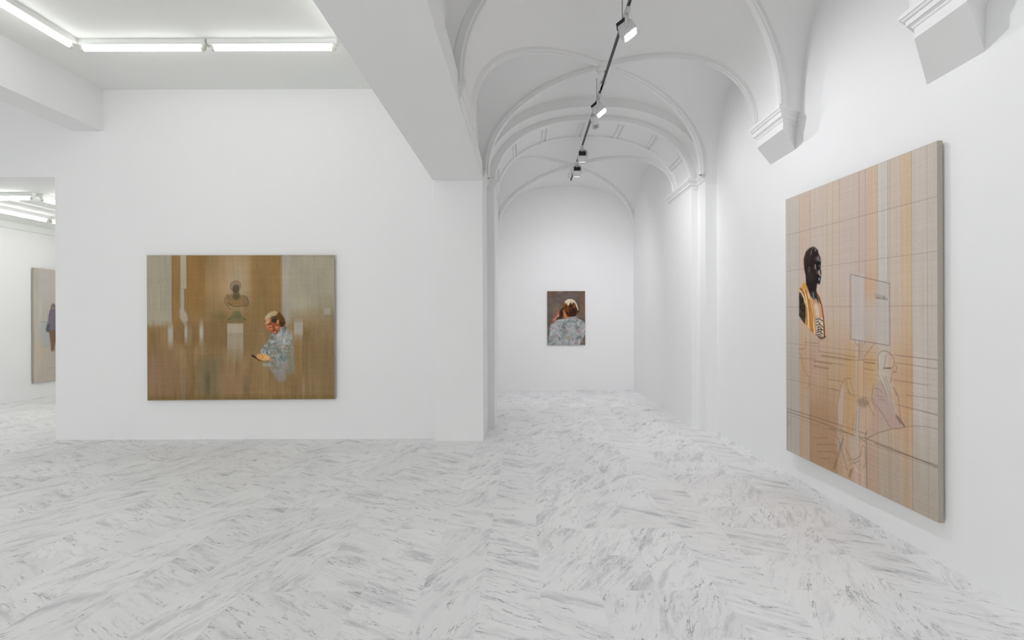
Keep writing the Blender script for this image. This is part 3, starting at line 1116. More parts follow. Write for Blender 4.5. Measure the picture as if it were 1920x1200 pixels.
    p.line([(170.9, 77.1), (183.3, 77.2)], 0.5, (118, 106, 92), 0.7)
    R(171.5, 180.8, 96.2, 144.7, (152, 122, 80), 0.8, 1.5, 16)
    p.line([(181.1, 93), (181.3, 141.5)], 0.5, (112, 94, 64), 0.7)
    # the woman looking at her telephone
    body = [(144.7, 90.3), (149.7, 92.2), (154.1, 85.4), (157.2, 82.3), (160.9, 82.9), (164.6, 86.7), (167.7, 92.3), (168.9, 100.4), (170.8, 112.8), (171.7, 131.5), (171.3, 139), (167, 140.2), (163.9, 138.3), (161.4, 145.1), (157.6, 148.2), (153.3, 146.9), (148.9, 146.3), (146.5, 137.5), (142.1, 131.3), (139, 128.8), (134.7, 127.5), (137.8, 123.2), (140.9, 120.1), (135.3, 115.7), (132.2, 112.5), (132.9, 109.4), (137.2, 103.3), (141.6, 98.9), (142.9, 94)]
    fade = np.clip((150.9 - p.Y) / 30, 0.35, 1)
    m = p.mask(body, 0.5) * fade
    p.put(m, (142, 143, 134), 0.95)
    floral(p, m, 11, 4.2, [((122, 134, 132), 0.02), ((164, 160, 156), 0.07), ((112, 120, 104), 0.12), ((172, 142, 130), 0.17)])
    mm = m * np.clip((124.8 - p.Y) / 8, 0.15, 1)
    floral(p, mm, 31, 2.4, [((100, 114, 116), 0.10), ((192, 194, 194), 0.14), ((178, 138, 128), 0.20), ((84, 96, 98), 0.20)])
    R(150.3, 169, 88.7, 106.1, (188, 190, 192), 0.45, 3, 6, 0.9, (50, 60))
    p.poly([(161.5, 106.5), (168.9, 100.4), (170.8, 114.1), (171.4, 137.7), (167, 139.6), (163.9, 125.2)], (144, 134, 108), 0.55, 1.5)
    p.poly([(146.5, 131.3), (160.2, 130.2), (161.4, 145.1), (152.7, 147.5), (147.7, 140)], (158, 150, 150), 0.6, 1.2, 0.5, (50, 60))
    p.rect(135.4, 151.6, 109.9, 111.7, (150, 150, 146), 0.8, 1, 1)
    p.rect(134.2, 144.1, 126, 129.4, (164, 162, 142), 0.8, 1, 1)
    p.poly([(142.2, 119.5), (146.5, 120.1), (147.1, 123.8), (142.8, 123.8)], (184, 140, 120), 0.8, 0.4)
    p.poly([(151, 77.9), (154.7, 82.2), (154.1, 86), (150.3, 92.8), (147.8, 89)], (112, 50, 26), 1, 0.3)
    # head
    p.poly([(137.6, 75.9), (139.8, 73.1), (143.5, 72.5), (145.4, 76), (147.9, 78.5), (151, 77.2), (153.4, 80.4), (154.7, 84.1), (152.2, 88.4), (149.1, 90.9), (146, 89.3), (142.2, 87.8), (139.1, 85.6), (137.6, 82.1)], (182, 104, 66), 1, 0.35)
    p.poly([(137.3, 77.2), (139.8, 73.8), (142.9, 74.1), (142.3, 77.8), (140.4, 80.3), (137.9, 80.9)], (208, 164, 118), 0.95, 0.5)
    p.poly([(142.3, 80.3), (146.6, 79.1), (147.2, 82.8), (144.1, 86.5), (141, 84)], (206, 136, 92), 0.9, 0.6)
    p.poly([(146, 83.4), (149.1, 81), (151.6, 84.7), (149.7, 89), (147.2, 87.8)], (150, 70, 46), 0.85, 0.6)
    p.poly([(138.5, 82.8), (141, 82.2), (142.2, 85.9), (140.4, 86.5), (138.2, 84.3)], (204, 156, 116), 0.9, 0.4)
    fm = p.mask([(138.5, 82.8), (141.6, 80.9), (145.4, 77.8), (149.1, 79.1), (151.3, 78.5), (153.4, 81), (154.4, 84.1), (152.2, 88.4), (149.1, 90.6), (146, 89), (142.2, 87.4), (139.1, 85.2)], 0.4)
    floral(p, fm, 311, 2.6, [((126, 58, 36), 0.05), ((222, 150, 112), 0.08)])
    floral(p, fm, 331, 1.6, [((96, 38, 22), 0.12), ((206, 122, 88), 0.12)])
    p.poly([(151.6, 65.4), (154.7, 67.3), (157.8, 70.5), (160.3, 74.2), (161.2, 77.9), (160.6, 81.7), (157.8, 83.5), (155, 83.2), (153.5, 79.8), (152.5, 75.4), (149.7, 73.2), (145.4, 72.9), (144.1, 71.6), (147.9, 69.1), (151, 68.5)], (96, 66, 32), 1, 0.4)
    p.poly([(154.1, 75.4), (157.8, 77.9), (158.4, 82.3), (155.3, 83.2)], (66, 38, 20), 0.8, 0.6)
    p.poly([(144.5, 74.1), (149.1, 72.6), (152.2, 74.2), (151.3, 77.9), (147.9, 79.1), (144.8, 77.5)], (62, 54, 42), 1, 0.6)
    p.poly([(137, 74), (138.6, 70.3), (141.7, 67.2), (145.4, 65.4), (149.1, 64.9), (152.2, 66.4), (151.3, 69.2), (147.3, 70.4), (143.5, 71.6), (140.4, 73.8), (137.9, 76.5)], (190, 168, 134), 1, 0.4)
    floral(p, p.mask([(137.9, 75.9), (139.2, 70.3), (142.9, 66.6), (149.1, 65.1), (152.2, 66.7), (150.4, 69.8), (144.1, 71.6)]), 351, 1.6, [((160, 134, 98), 0.08), ((214, 196, 168), 0.12)])
    floral(p, p.mask([(152.2, 66.1), (157.8, 70.5), (160.9, 76.1), (160.3, 81), (156.6, 82.9), (153.5, 78.5), (151, 72.3)]), 361, 2.0, [((66, 42, 22), 0.08), ((122, 88, 48), 0.10)])
    p.line([(137.9, 73.4), (141, 69.7), (145.4, 67.6)], 0.9, (214, 196, 166), 0.7)
    p.line([(142.3, 69.7), (147.3, 67.9), (151, 67.9)], 0.8, (160, 132, 94), 0.7)
    p.poly([(151.3, 75.4), (153.2, 75.1), (153.8, 77.9), (152.5, 80.1), (151.3, 78.5)], (204, 138, 98), 1, 0.25)
    p.line([(139.5, 81.2), (141, 80.3), (142.3, 80.7), (144.1, 78.8)], 0.8, (48, 30, 20), 0.95)
    p.line([(136.9, 77.8), (137.3, 75.9)], 0.8, (70, 50, 34), 0.8)
    p.line([(140.4, 84.9), (142.3, 84.8)], 0.6, (70, 28, 16), 0.9)
    p.line([(141.9, 82.5), (142.9, 84.3)], 0.5, (110, 50, 30), 0.8)
    p.line([(146, 77.8), (147.2, 81.6), (146.6, 85.3)], 0.7, (120, 52, 30), 0.7)
    # hands and telephone
    p.poly([(121.4, 115.6), (122.9, 115.9), (126.6, 118.1), (131.6, 121.5), (135.3, 123.1), (130.3, 123), (125.4, 119.6), (121.7, 117.4)], (50, 32, 24), 1, 0.2)
    p.poly([(127.3, 116.5), (129.7, 114.8), (134.7, 114.4), (139.1, 116.3), (142.8, 117.9), (142.5, 121.9), (139, 122.9), (134.1, 122.8), (129.7, 121.5), (126.9, 119)], (218, 166, 106), 1, 0.3)
    for q in ([(127.9, 118.7), (131, 117.2)], [(129.1, 120.6), (132.2, 118.8)], [(131.6, 121.5), (134.1, 120)], [(131, 115.6), (134.1, 117.2), (135.3, 119.4)]):
        p.line(q, 0.5, (150, 84, 40), 0.8)
    p.poly([(136, 116.9), (142.2, 118.5), (141.5, 121.3), (136.6, 120)], (232, 190, 134), 0.7, 0.8)
    p.line([(129.1, 122.2), (134.1, 123.4), (139.7, 123.2), (142.2, 122.3)], 0.5, (110, 60, 30), 0.8)
    # weave
    p.a += np.random.RandomState(4).normal(0, 0.012, (p.h, p.w, 1))
    p.vary(2, 160, 3, (1, 1, 1), 1)
    p.vary(3.5, 5, 150, (1, 1, 1), 1)
    return p


# --- small portrait canvas on the end wall
def picture_far():
    p = Pic(73.4, 104, 2.2, (108, 94, 84))
    p.vary(20, 5, 5, (1, 0.5, 0.2), 3)
    p.vary(14, 12, 12, (0.4, 0.9, 1.0), 2)
    p.vary(10, 20, 6, (1, 0.9, 0.8), 2)
    p.rect(-0.7, 16, 0, 10.3, (122, 78, 70), 0.5, 6, 6, 0.5)
    p.rect(63.8, 74.2, 2.1, 55.8, (128, 92, 66), 0.5, 6, 20, 0.4)
    p.rect(30.5, 53.4, 4.1, 16.5, (104, 96, 108), 0.5, 8, 5, 0.4)
    # neck, cheek, camera and raised hand
    p.poly([(26.5, 34.1), (30.6, 32), (31.6, 47.5), (27.4, 50.6), (22.2, 49.6), (22.3, 43.4)], (52, 40, 34), 0.95, 0.4)
    p.poly([(30.1, 35.1), (32.7, 35.1), (34.7, 42.4), (40.9, 47.5), (43, 51.2), (34.7, 53.2), (31.6, 48.6)], (196, 124, 78), 1, 0.4)
    p.poly([(34.7, 40.3), (41, 41.3), (44, 49.6), (36.8, 49.6)], (158, 72, 30), 0.9, 0.8)
    p.poly([(22.3, 35.6), (23.8, 41.3), (22.2, 46.5), (18, 52.7), (14.9, 59.9), (7.6, 63.1), (9.7, 55.8), (13.9, 47.5), (18.1, 40.3)], (158, 100, 82), 1, 0.4)
    p.poly([(20.2, 46.5), (22.3, 42.4), (23.3, 47.5), (17, 53.7), (14.9, 57.9), (13.3, 55.8)], (214, 162, 132), 0.9, 0.6)
    p.poly([(13.8, 58.9), (20.1, 49.6), (27.4, 49.6), (30.5, 52.7), (20.1, 55.8)], (74, 48, 30), 0.9, 0.6)
    p.ell([(11.8, 55)][0], 0.9, 0.9, (244, 238, 232), 1, 0.6)
    # flowered shirt
    sh = [(4.4, 71.3), (6.5, 63.6), (13.8, 61.5), (15.9, 57.4), (22.2, 54.8), (34.7, 53.7), (44, 51.7), (54.4, 51.7), (59.6, 53.7), (66.9, 55.8), (72.1, 61), (73.5, 71.3), (72.5, 84.8), (67.7, 93.1), (61.9, 104), (0, 104), (1.1, 93.1), (3.3, 84.8)]
    m = p.mask(sh, 0.3)
    p.put(m, (158, 161, 160), 1)
    floral(p, m, 51, 9.0, [((142, 150, 152), 0.0), ((176, 178, 178), 0.06), ((112, 122, 118), 0.13)])
    floral(p, m, 71, 5.0, [((186, 186, 186), 0.10), ((122, 132, 130), 0.14), ((172, 140, 144), 0.20)])

    def flower(c, r, col):
        rs = random.Random(int(c[0] * 10))
        for k in range(6):
            a = k * 1.05
            p.ell((c[0] + r * .6 * math.cos(a), c[1] + r * .5 * math.sin(a)), r * .62, r * .5, [0.65 * min(255, v + rs.randint(-14, 14)) + 56 for v in col], 0.6, 0.7)
        p.ell(c, r * .45, r * .4, [v * 0.9 for v in col], 0.5, 0.8)
    for c, r, col in (([(10.6, 71.3)][0], 3.4, (164, 120, 130)), ([(16.8, 85.8)][0], 4.6, (166, 126, 134)), ([(34.5, 75.5)][0], 4.4, (170, 132, 140)),
                      ([(44, 65.1)][0], 3.0, (190, 156, 172)), ([(60.5, 77.6)][0], 5.0, (168, 120, 130)), ([(55.2, 100.4)][0], 4.2, (176, 122, 134)),
                      ([(40.7, 89)][0], 4.6, (168, 132, 108)), ([(50.1, 76.5)][0], 3.0, (190, 194, 182)), ([(20, 76.5)][0], 3.6, (170, 172, 184))):
        flower(c, r, col)
    for q in ([(29.4, 67.2), (36.7, 62)], [(32.5, 69.3), (36.7, 67.2)], [(55.3, 90), (65.7, 87.9)], [(55.2, 94.1), (59.4, 92.1)], [(24, 94.1), (30.3, 91)], [(6.3, 97.3), (9.5, 91)], [(22.1, 59.9), (31.5, 59.9)], [(49.2, 57.9), (55.4, 59.9)]):
        p.line(q, 1.8, (92, 108, 104), 0.5)
    for q in ([(47.9, 97.3), (49, 91)], [(62.5, 97.3), (66.7, 92.1)], [(22.1, 68.2), (25.2, 65.1)], [(57.4, 71.3), (58, 67.2)], [(1.1, 89), (2.1, 99.3)]):
        p.line(q, 1.0, (66, 64, 66), 0.75)
    p.poly([(40.9, 52.7), (46.1, 48), (54.4, 48), (59.6, 52.7), (53.4, 55.8), (45, 55.8)], (160, 158, 158), 0.8, 1.2)
    p.line([(15.9, 57.4), (22.2, 54.8), (34.7, 53.7)], 0.7, (198, 190, 182), 0.6)
    hairm = [(30.1, 29.9), (30.7, 24.8), (33.8, 20.6), (39, 21.7), (45.2, 24.8), (54.6, 26.8), (58.7, 33.1), (60.7, 40.3), (56, 44.4), (54.4, 48), (47.2, 49.1), (39.9, 48.6), (36.8, 42.4), (33.7, 37.7), (31.1, 35.1)]
    # hair: bobbed, light on top, dark underneath
    p.poly([(30.1, 29.9), (30.7, 24.8), (33.8, 19.1), (37.5, 15.5), (42.7, 13.9), (47.9, 14.5), (53.1, 17.6), (57.2, 22.7), (59.7, 28.9), (61.5, 34.1), (60.7, 40.3), (56, 44.4), (54.4, 48), (47.2, 49.1), (39.9, 48.6), (36.8, 42.4), (33.7, 37.7), (31.1, 35.1)], (50, 28, 18), 1, 0.3)
    p.poly([(30.2, 32), (33.3, 21.7), (38, 20.6), (41, 28.9), (45.2, 33.1), (41, 37.2), (35.8, 40.3), (31.7, 35.1)], (110, 62, 28), 0.9, 0.8)
    p.poly([(31.2, 26.8), (33.8, 19.6), (38, 15.7), (42.7, 14.5), (47.9, 14.9), (53.1, 18.1), (56.7, 23.2), (59.2, 29.9), (60.8, 35.1), (59.2, 38.2), (56.6, 33.1), (54.6, 24.8), (51, 21.2), (48.3, 27.9), (45.2, 21.2), (40.5, 29.9), (37.4, 23.7), (33.8, 25.8)], (212, 196, 170), 1, 0.45)
    p.poly([(50.4, 22.7), (54.6, 25.8), (57.1, 33.1), (52.5, 32)], (184, 116, 60), 0.9, 0.6)
    hm = p.mask(hairm, 0.3)
    floral(p, hm, 411, 2.6, [((142, 78, 34), 0.10), ((34, 20, 16), 0.06), ((176, 104, 50), 0.20)])
    p.line([(27, 33.1), (28.1, 24.8), (30.7, 21.7)], 1.0, (150, 112, 70), 0.9)
    for q in ([(31.2, 26.8), (32.7, 33.1), (32.7, 41.3)], [(38, 23.7), (40, 31)], [(38.9, 33.1), (47.2, 35.1)], [(36.8, 39.3), (45.1, 38.2)]):
        p.line(q, 0.8, (150, 84, 38), 0.5)
    for q in ([(34.9, 20.6), (39, 17.6), (44.2, 16.5)], [(49.4, 16.5), (54.6, 21.7), (57.7, 28.9)], [(41.1, 17.6), (42.1, 24.8)]):
        p.line(q, 0.8, (240, 230, 214), 0.8)
    p.line([(48.4, 21.7), (48.8, 35.1)], 1.2, (36, 34, 34), 0.8)
    p.a += np.random.RandomState(5).normal(0, 0.012, (p.h, p.w, 1))
    return p


# --- tall canvas on the right wall: underdrawing with a finished bust
def picture_right():
    p = Pic(176, 219, 2.6, (198, 189, 177))
    R = p.rect

    def band(a, b, col, y0=-9, y1=240, alpha=0.8, soft=1.0, ys=30, tex=0.25):
        R(a, b, y0, y1, col, alpha, soft, ys, tex, (3, 70))
    band(0.7, 22.8, (199, 190, 180))
    band(22.8, 40.6, (206, 180, 164))
    band(39.8, 65.6, (205, 187, 173))
    band(64.2, 82.2, (206, 188, 170))
    band(80.9, 104.9, (204, 184, 173))
    band(103.7, 118.2, (203, 180, 169))
    band(114.8, 124.2, (208, 180, 154))
    R(124.2, 134, -9, 138.4, (204, 196, 188), 1, 0.7, 14)
    band(134, 146.7, (205, 188, 172))
    band(145.7, 155.5, (207, 180, 152))
    band(152.3, 155.1, (206, 184, 142), alpha=0.6, soft=2)
    R(155.5, 190, -9, 240, (199, 190, 179), 1, 0.7)
    # deeper orange and brown washes lower down
    R(23.2, 156.5, 104.4, 240, (200, 168, 138), 0.55, 1.2, 60, 0.4, (4, 60))
    R(24, 97, 123.3, 240, (186, 152, 118), 0.66, 5, 40, 0.4, (4, 60))
    R(39, 77.5, 164.8, 240, (170, 134, 102), 0.7, 3, 26, 0.3, (4, 60))
    R(28.3, 38.2, 162.9, 240, (184, 168, 150), 0.65, 1.5, 18)
    R(23.2, 29.1, 123.3, 240, (196, 158, 128), 0.45, 1.5, 30)
    R(38.2, 45.4, 123.3, 164.8, (190, 156, 136), 0.7, 3, 20)
    R(45.4, 53.1, 119.5, 153.5, (192, 164, 150), 0.6, 3, 18)
    R(87.5, 100.1, 123.3, 179.9, (198, 158, 108), 0.6, 6, 26)
    R(109, 123.1, 119.5, 157.3, (200, 160, 112), 0.6, 6, 26)
    R(0.7, 23.2, 119.5, 240, (182, 174, 164), 0.8, 1.0, 60)
    R(122, 190, 179.9, 240, (178, 164, 148), 0.75, 2.5, 40, 0.2)
    R(149, 152.8, 119.5, 240, (194, 158, 118), 0.5, 3, 60)
    R(110.2, 123.1, 179.9, 240, (184, 158, 138), 0.75, 3, 30, 0.3)
    R(139.3, 156, 123.3, 176.1, (198, 156, 122), 0.6, 2, 30, 0.3)
    R(80.9, 109, 142.2, 187.4, (196, 164, 130), 0.5, 6, 20, 0.4)
    # ruled squares for transferring the drawing
    gl = (128, 106, 96)
    for k in range(1, 7):
        p.line([(0, 219 * k / 7), (176, 219 * k / 7 + 0.5)], 0.38, gl, 0.42)
    for f in (0.0437, 0.2254, 0.407, 0.588, 0.77, 0.952):
        x = 176 * (1 - f)
        p.line([(x, 0), (x, 219)], 0.38, gl, 0.38)
    for x in (23.2, 40.2, 64.6, 80.9, 104.3, 111.4, 124.2, 134.2, 155.5):
        p.line([(x, 0), (x, 219)], 0.42, (150, 116, 92), 0.5)
    for k in range(26):
        y = 219 * (4.15 / 7) + k * 3.4
        p.line([(0, y), (176, y + 0.6)], 0.25, gl, 0.22)
    # drawn sign board
    p.pen, p.ink = 0.62, 0.72
    R(95.1, 110.2, 71.8, 119.5, (199, 188, 182), 0.85, 2.5, 3)
    R(110.2, 123.7, 73.3, 89.2, (200, 168, 138), 0.8, 3, 18)
    R(109, 135.3, 91.5, 120.6, (194, 182, 172), 0.8, 3, 16)
    R(123.7, 135.3, 77.1, 120.6, (196, 186, 180), 0.9, 1.2, 3)
    pn = (104, 88, 80)
    p.line([(95.1, 71.3), (135.5, 79.7), (135.4, 119.8), (93.8, 117.5), (93.5, 71)], 0.75, pn, 0.9)
    p.line([(95.1, 71.3), (95.3, 117.5)], 0.7, pn, 0.85)
    p.line([(134.1, 62.3), (134.2, 78.9)], 0.6, pn, 0.6)
    # pencilled lettering on the sign, too faint to read
    tx = (92, 84, 80)
    for q in ([(121.7, 86), (121.9, 88.5), (123.1, 88.7)], [(123.9, 86.2), (123.9, 88.8)], [(124.7, 87.3), (125.8, 87.5), (125.8, 89), (124.6, 88.8), (124.8, 88.1)], [(127, 87), (127, 89.2)],
              [(127.9, 87.9), (129, 88.1), (128.9, 89.4), (127.8, 89.2)], [(129.8, 87.4), (129.9, 89.6)], [(130.7, 87.8), (130.8, 89.8)], [(131.6, 88.7), (131.6, 89.9)], [(132.3, 88.8), (133.2, 88.9), (133.4, 90.1)], [(129.2, 88.4), (131.2, 88.8)], [(122, 88.7), (133.2, 90.2)]):
        p.line(q, 0.7, tx, 0.8)
    # post, brackets and mantel shelf
    p.poly([(102.8, 131.9), (109.3, 131.3), (108.5, 158.5), (104.3, 160.7)], (206, 172, 136), 0.8, 0.6)
    for q in ([(103.4, 118.4), (103.1, 131.5)], [(107.2, 118.9), (107, 131.1)], [(105.2, 119.1), (105, 130.6)], [(102.5, 131.9), (102.5, 159.4)], [(109.2, 130.9), (108.8, 158.5)], [(120.9, 119.3), (114.2, 124.7), (108.7, 129.9)], [(98.5, 117.7), (100.3, 120.4), (102.8, 121.8)], [(110.5, 118.8), (109, 121)],
              [(101.9, 131.8), (109.6, 131.3)], [(53.6, 129.2), (77.5, 129.3), (102.1, 130.1)], [(56.1, 131.7), (80.9, 132), (101.9, 132.2)], [(45.2, 136.9), (67.1, 136.8), (86.8, 136.8)],
              [(45.2, 141.1), (67.1, 141.1)], [(22.3, 136.8), (48.5, 135.5)], [(109, 130.8), (122, 130.4)], [(110, 132.5), (121.3, 132.4)], [(109.5, 137.1), (119.5, 137.5)], [(64.9, 149.4), (84.9, 149)], [(65, 156.1), (79.6, 156.3)],
              [(53, 117.8), (53, 128.2), (54.6, 129.4)], [(30.7, 123.2), (52.3, 122.8)], [(33.2, 118.7), (33.2, 127.4), (29.9, 128.5), (23.1, 128.9)]):
        p.line(q, 0.7, (126, 92, 66), 0.8)
    for q in ([(56.1, 132.4), (80.9, 132.6), (94.5, 132.6)], [(110.2, 132.7), (120.9, 132.6)], [(45.3, 137.7), (70.6, 137.5)], [(45.2, 141.7), (65.6, 141.8)]):
        p.line(q, 1.0, (116, 80, 54), 0.6)
    p.line([(21.8, 126.7), (23.1, 132.5), (26.6, 135.8), (27.4, 141), (29.7, 144.3), (32.5, 148), (37.4, 150.5), (39, 154.6), (38.2, 158.1), (35, 160.3)], 0.7, (126, 92, 66), 0.85)
    p.line([(36.6, 166.1), (36.3, 172.7), (38.3, 177.1), (38.1, 185.3)], 0.6, (126, 92, 66), 0.7)
    for k in range(7):
        x = 45.4 + k * (64.9 - 45.4) / 6
        p.line([(x, 138.4), (x + 0.4, 180.7)], 0.5, (120, 84, 56), 0.5)
    for q in ([(141.3, 125.5), (160.1, 125.6), (176, 125.8)], [(140.4, 130.4), (155.5, 130.5), (176, 130.9)], [(144.6, 156.9), (160.1, 157), (176, 157.5)], [(149, 169.5), (156.5, 167.5), (166.6, 165.7), (176, 165.5)],
              [(138.3, 141.7), (168.7, 141.1)], [(150.9, 149.4), (175.8, 148.2)]):
        p.line(q, 0.65, (128, 104, 88), 0.8)
    # table
    for q in ([(0.4, 182.7), (48.6, 181.7), (90.8, 181.6), (112, 181.8)], [(1.7, 185.2), (48.6, 184.6), (90.8, 185.4), (110.9, 186.9)], [(65.8, 186.9), (112, 185.1)], [(112, 185.1), (136.3, 185.6), (160.1, 186.7), (176, 187.5)], [(120.5, 186.2), (138.8, 186.7), (176, 186.4)],
              [(2.5, 185), (1.8, 199.1), (0.9, 218.3)], [(111.8, 185.3), (112, 202.3), (112.1, 218.6)], [(112, 184.8), (124.8, 178), (137.8, 172.9), (144.7, 171.1), (149.5, 169.4)], [(112.6, 179.7), (109.7, 184.7)]):
        p.line(q, 0.85, (104, 82, 66), 0.85)
    p.line([(4.6, 191.1), (6.4, 192.6), (6, 195), (3.7, 196.4), (4.6, 192.5)], 0.6, (104, 82, 66), 0.8)
    # the seated woman, thinly tinted
    p.poly([(124, 126.5), (125.8, 124.2), (129, 123.3), (133.2, 124.1), (134.7, 127), (134.7, 134.6), (135.3, 142.8), (137.8, 153), (143.3, 163.6), (138.8, 160.6), (132.7, 150.3), (128.5, 144.3), (123.7, 143.5), (125.3, 135.5)], (198, 190, 178), 0.75, 0.8, 0.3, (80, 60))
    p.poly([(134.7, 127), (137.8, 126.5), (139.3, 130.7), (138.3, 137.6), (136.8, 143.3), (135.3, 143.1)], (202, 172, 146), 0.7, 0.6)
    p.poly([(120.4, 147.4), (124.2, 143.8), (129, 144.9), (133.7, 152.6), (141.3, 162.2), (149.1, 168.8), (146.2, 171), (137.3, 172.3), (129.1, 167.2), (120.4, 161), (117.6, 156.4)], (184, 158, 152), 0.7, 0.8, 0.2, (60, 60))
    p.poly([(120.4, 159.9), (129.6, 167.5), (137.3, 172.5), (124.8, 177.5), (114.9, 182.8), (118.2, 168.5)], (186, 160, 146), 0.6, 1.2)
    for q in ([(124.1, 135.7), (123.9, 127.9), (125.8, 124.8), (129, 123.4), (133.2, 123.9), (136.8, 125.2), (139.3, 127.7), (139.8, 131), (137.8, 133.9)], [(137.8, 133.9), (139.6, 136.5), (137.3, 137.7), (137.5, 139.8), (136.3, 143.3)], [(121, 159.8), (128.5, 165.2), (134.3, 171), (136.6, 172.5)], [(119.3, 146.9), (117.5, 155.7), (120.4, 159.5)],
              [(138.8, 146.6), (141.8, 149.4), (143.6, 152.5), (144.1, 156.7), (144.7, 162), (146.2, 167.3), (149.1, 169.3)], [(132.7, 125.8), (131.1, 130.1), (130.1, 135.1)], [(140.3, 132), (142.3, 132.5), (141.3, 136.3), (139.3, 136.2)]):
        p.line(q, 0.75, (110, 92, 84), 0.85)
    for q in ([(129.3, 135.1), (132.7, 134.5), (136.3, 134.6)], [(132.2, 134.9), (136.3, 133.9)]):
        p.line(q, 1.2, (98, 88, 84), 0.85)
    for q in ([(120.4, 149.2), (124.8, 149.3), (128, 151)], [(122.9, 153.8), (129.8, 153.9)], [(124.8, 155.7), (131.2, 155.7)], [(125.8, 143.2), (129, 146.3), (132.7, 152.7)], [(129.6, 140.7), (133.2, 147.8), (137.3, 155.5), (139.3, 159.9)], [(131.7, 140.1), (135.3, 147.6), (137.3, 153.1)], [(139.3, 146.3), (142.3, 151)], [(123.7, 139.2), (125.8, 141.8)]):
        p.line(q, 0.8, (122, 104, 98), 0.75)
    for q in ([(141.3, 163.6), (146.2, 167.4), (148.1, 169)], [(141.8, 164.8), (145.2, 168.2)], [(143.3, 164.2), (148.6, 168.5)]):
        p.line(q, 1.4, (104, 92, 82), 0.7)
    # coat on a chair
    p.poly([(81.6, 156.4), (88.1, 151.6), (86.2, 166.6), (85, 179.2), (78.3, 183.7), (78.3, 167.1)], (200, 172, 158), 0.8, 0.7)
    p.poly([(86.8, 147.9), (94.5, 147.4), (99.5, 156.9), (98.3, 179.7), (90.8, 186.9), (85.6, 178.3), (88.2, 158.6)], (194, 160, 118), 0.5, 1.2, 0.4, (60, 90))
    p.poly([(101.3, 165.6), (104.9, 162.4), (104.1, 189.6), (98.3, 188.7)], (192, 184, 174), 0.8, 0.7)
    p.poly([(101.3, 159.6), (110.2, 157.2), (116, 160.3), (110.2, 163.4), (104.3, 164.4)], (146, 124, 106), 0.75, 1.2, 0.5, (70, 60))
    p.poly([(90.8, 186.9), (102, 188.6), (100.8, 203.8), (94.6, 203.1)], (194, 178, 160), 0.75, 1.2)
    p.poly([(76.3, 184.1), (81.7, 187.7), (86.9, 193.5), (81.7, 206.5), (77, 195.8)], (178, 164, 148), 0.7, 1.2)
    for q in ([(95.1, 145.4), (87.5, 146.7), (82.2, 152.4), (80.3, 157.8)], [(80.3, 157.8), (77.4, 168.4), (78.1, 180.4), (76.8, 192.7)], [(88.1, 148.2), (86.2, 162.7), (85.4, 179.2)], [(93.7, 148.6), (97, 153.5), (98.9, 158.9)], [(90.7, 154.4), (95.8, 158.2)], [(89.4, 149.2), (92.6, 157.9)],
              [(97.7, 170), (96.5, 183.8)], [(103.8, 165.6), (102.6, 178.8), (104.4, 188.8)], [(77.6, 180.7), (84.3, 184.4)], [(100.7, 168), (99.5, 183.9)], [(110.8, 157.1), (113.7, 161), (117.1, 165.1), (119.9, 167.5)], [(107.9, 157.5), (110.2, 162.6)], [(117.1, 157.9), (121.5, 163.6)]):
        p.line(q, 0.7, (112, 88, 68), 0.8)
    for q in ([(84.7, 189.4), (79, 201.2), (72.2, 216.5)], [(78.2, 191.6), (84.3, 201.9), (89.6, 212.5)], [(96.5, 209.5), (92.4, 217.4)], [(94.6, 210.3), (90.9, 216.7)], [(85.6, 190.7), (74.3, 215.9)]):
        p.line(q, 1.0, (92, 76, 62), 0.85)
    for q in ([(106.4, 192), (105, 198.6), (99.6, 202.3), (92.4, 204.1)], [(106.4, 192), (108.5, 190.1), (110, 191.2), (110.9, 202.6), (106.8, 207.8)], [(92.4, 204.1), (90.8, 199.5)], [(97.1, 204), (103.2, 208.4)], [(94, 207.1), (104.4, 202.1)], [(87.6, 198), (92.1, 200.7)], [(44.8, 198.9), (65.1, 194.7)], [(49.4, 203.2), (70.7, 198.2), (77.6, 198)], [(50.2, 208.6), (70.8, 203.8), (77.7, 203.5)], [(55.6, 212.3), (68, 210)], [(56.2, 193.1), (56.3, 195.6)]):
        p.line(q, 0.65, (112, 88, 68), 0.8)
    p.vary(8, 90, 90, (1, 1, 1), 2, p.grad_mask(77.5, 111.9, 187.4, 215, 8))
    # the finished bust
    p.pen = p.ink = 1.0
    sleeve = [(22.6, 81.7), (26.4, 83.1), (30.6, 88.1), (33.1, 93.3), (33.4, 101.2), (32.2, 108.2), (27.3, 105), (22.7, 101.3)]
    p.poly(sleeve, (52, 44, 36), 1, 0.2)
    ms = p.mask(sleeve)
    floral(p, ms, 91, 1.6, [((96, 86, 70), 0.12), ((30, 25, 22), 0.16)])
    p.poly([(41.7, 85.3), (46, 87.5), (51.4, 89.3), (54.4, 91.8), (57.8, 98.9), (59.3, 103.4), (47.9, 103.6), (45.2, 94.7)], (206, 164, 128), 1, 0.3)
    p.poly([(46, 92.6), (49.9, 90.9), (52.9, 96), (53.7, 101.8), (49.1, 101.9)], (224, 202, 184), 0.9, 0.8)
    p.poly([(42, 85.3), (46.8, 87.5), (50.6, 89.3), (46, 90.9)], (196, 140, 96), 0.9, 0.6)
    p.poly([(30.8, 73.6), (33.9, 75), (40.4, 84.7), (43.9, 91.9), (46.5, 99), (47.9, 102.8), (48.6, 116.5), (44.3, 115.4), (37.8, 112.1), (32.5, 108.6), (33.5, 101.2), (33.4, 93.3), (31, 87.6), (26.8, 82.7), (22.6, 81.4), (22.6, 79), (26.9, 76.9)], (216, 160, 92), 1, 0.2)
    p.poly([(22.6, 79.4), (26.3, 78.2), (30.6, 82.3), (33.1, 89), (31, 86.3), (26.4, 82.2), (22.6, 81.2)], (120, 78, 44), 0.9, 0.4)
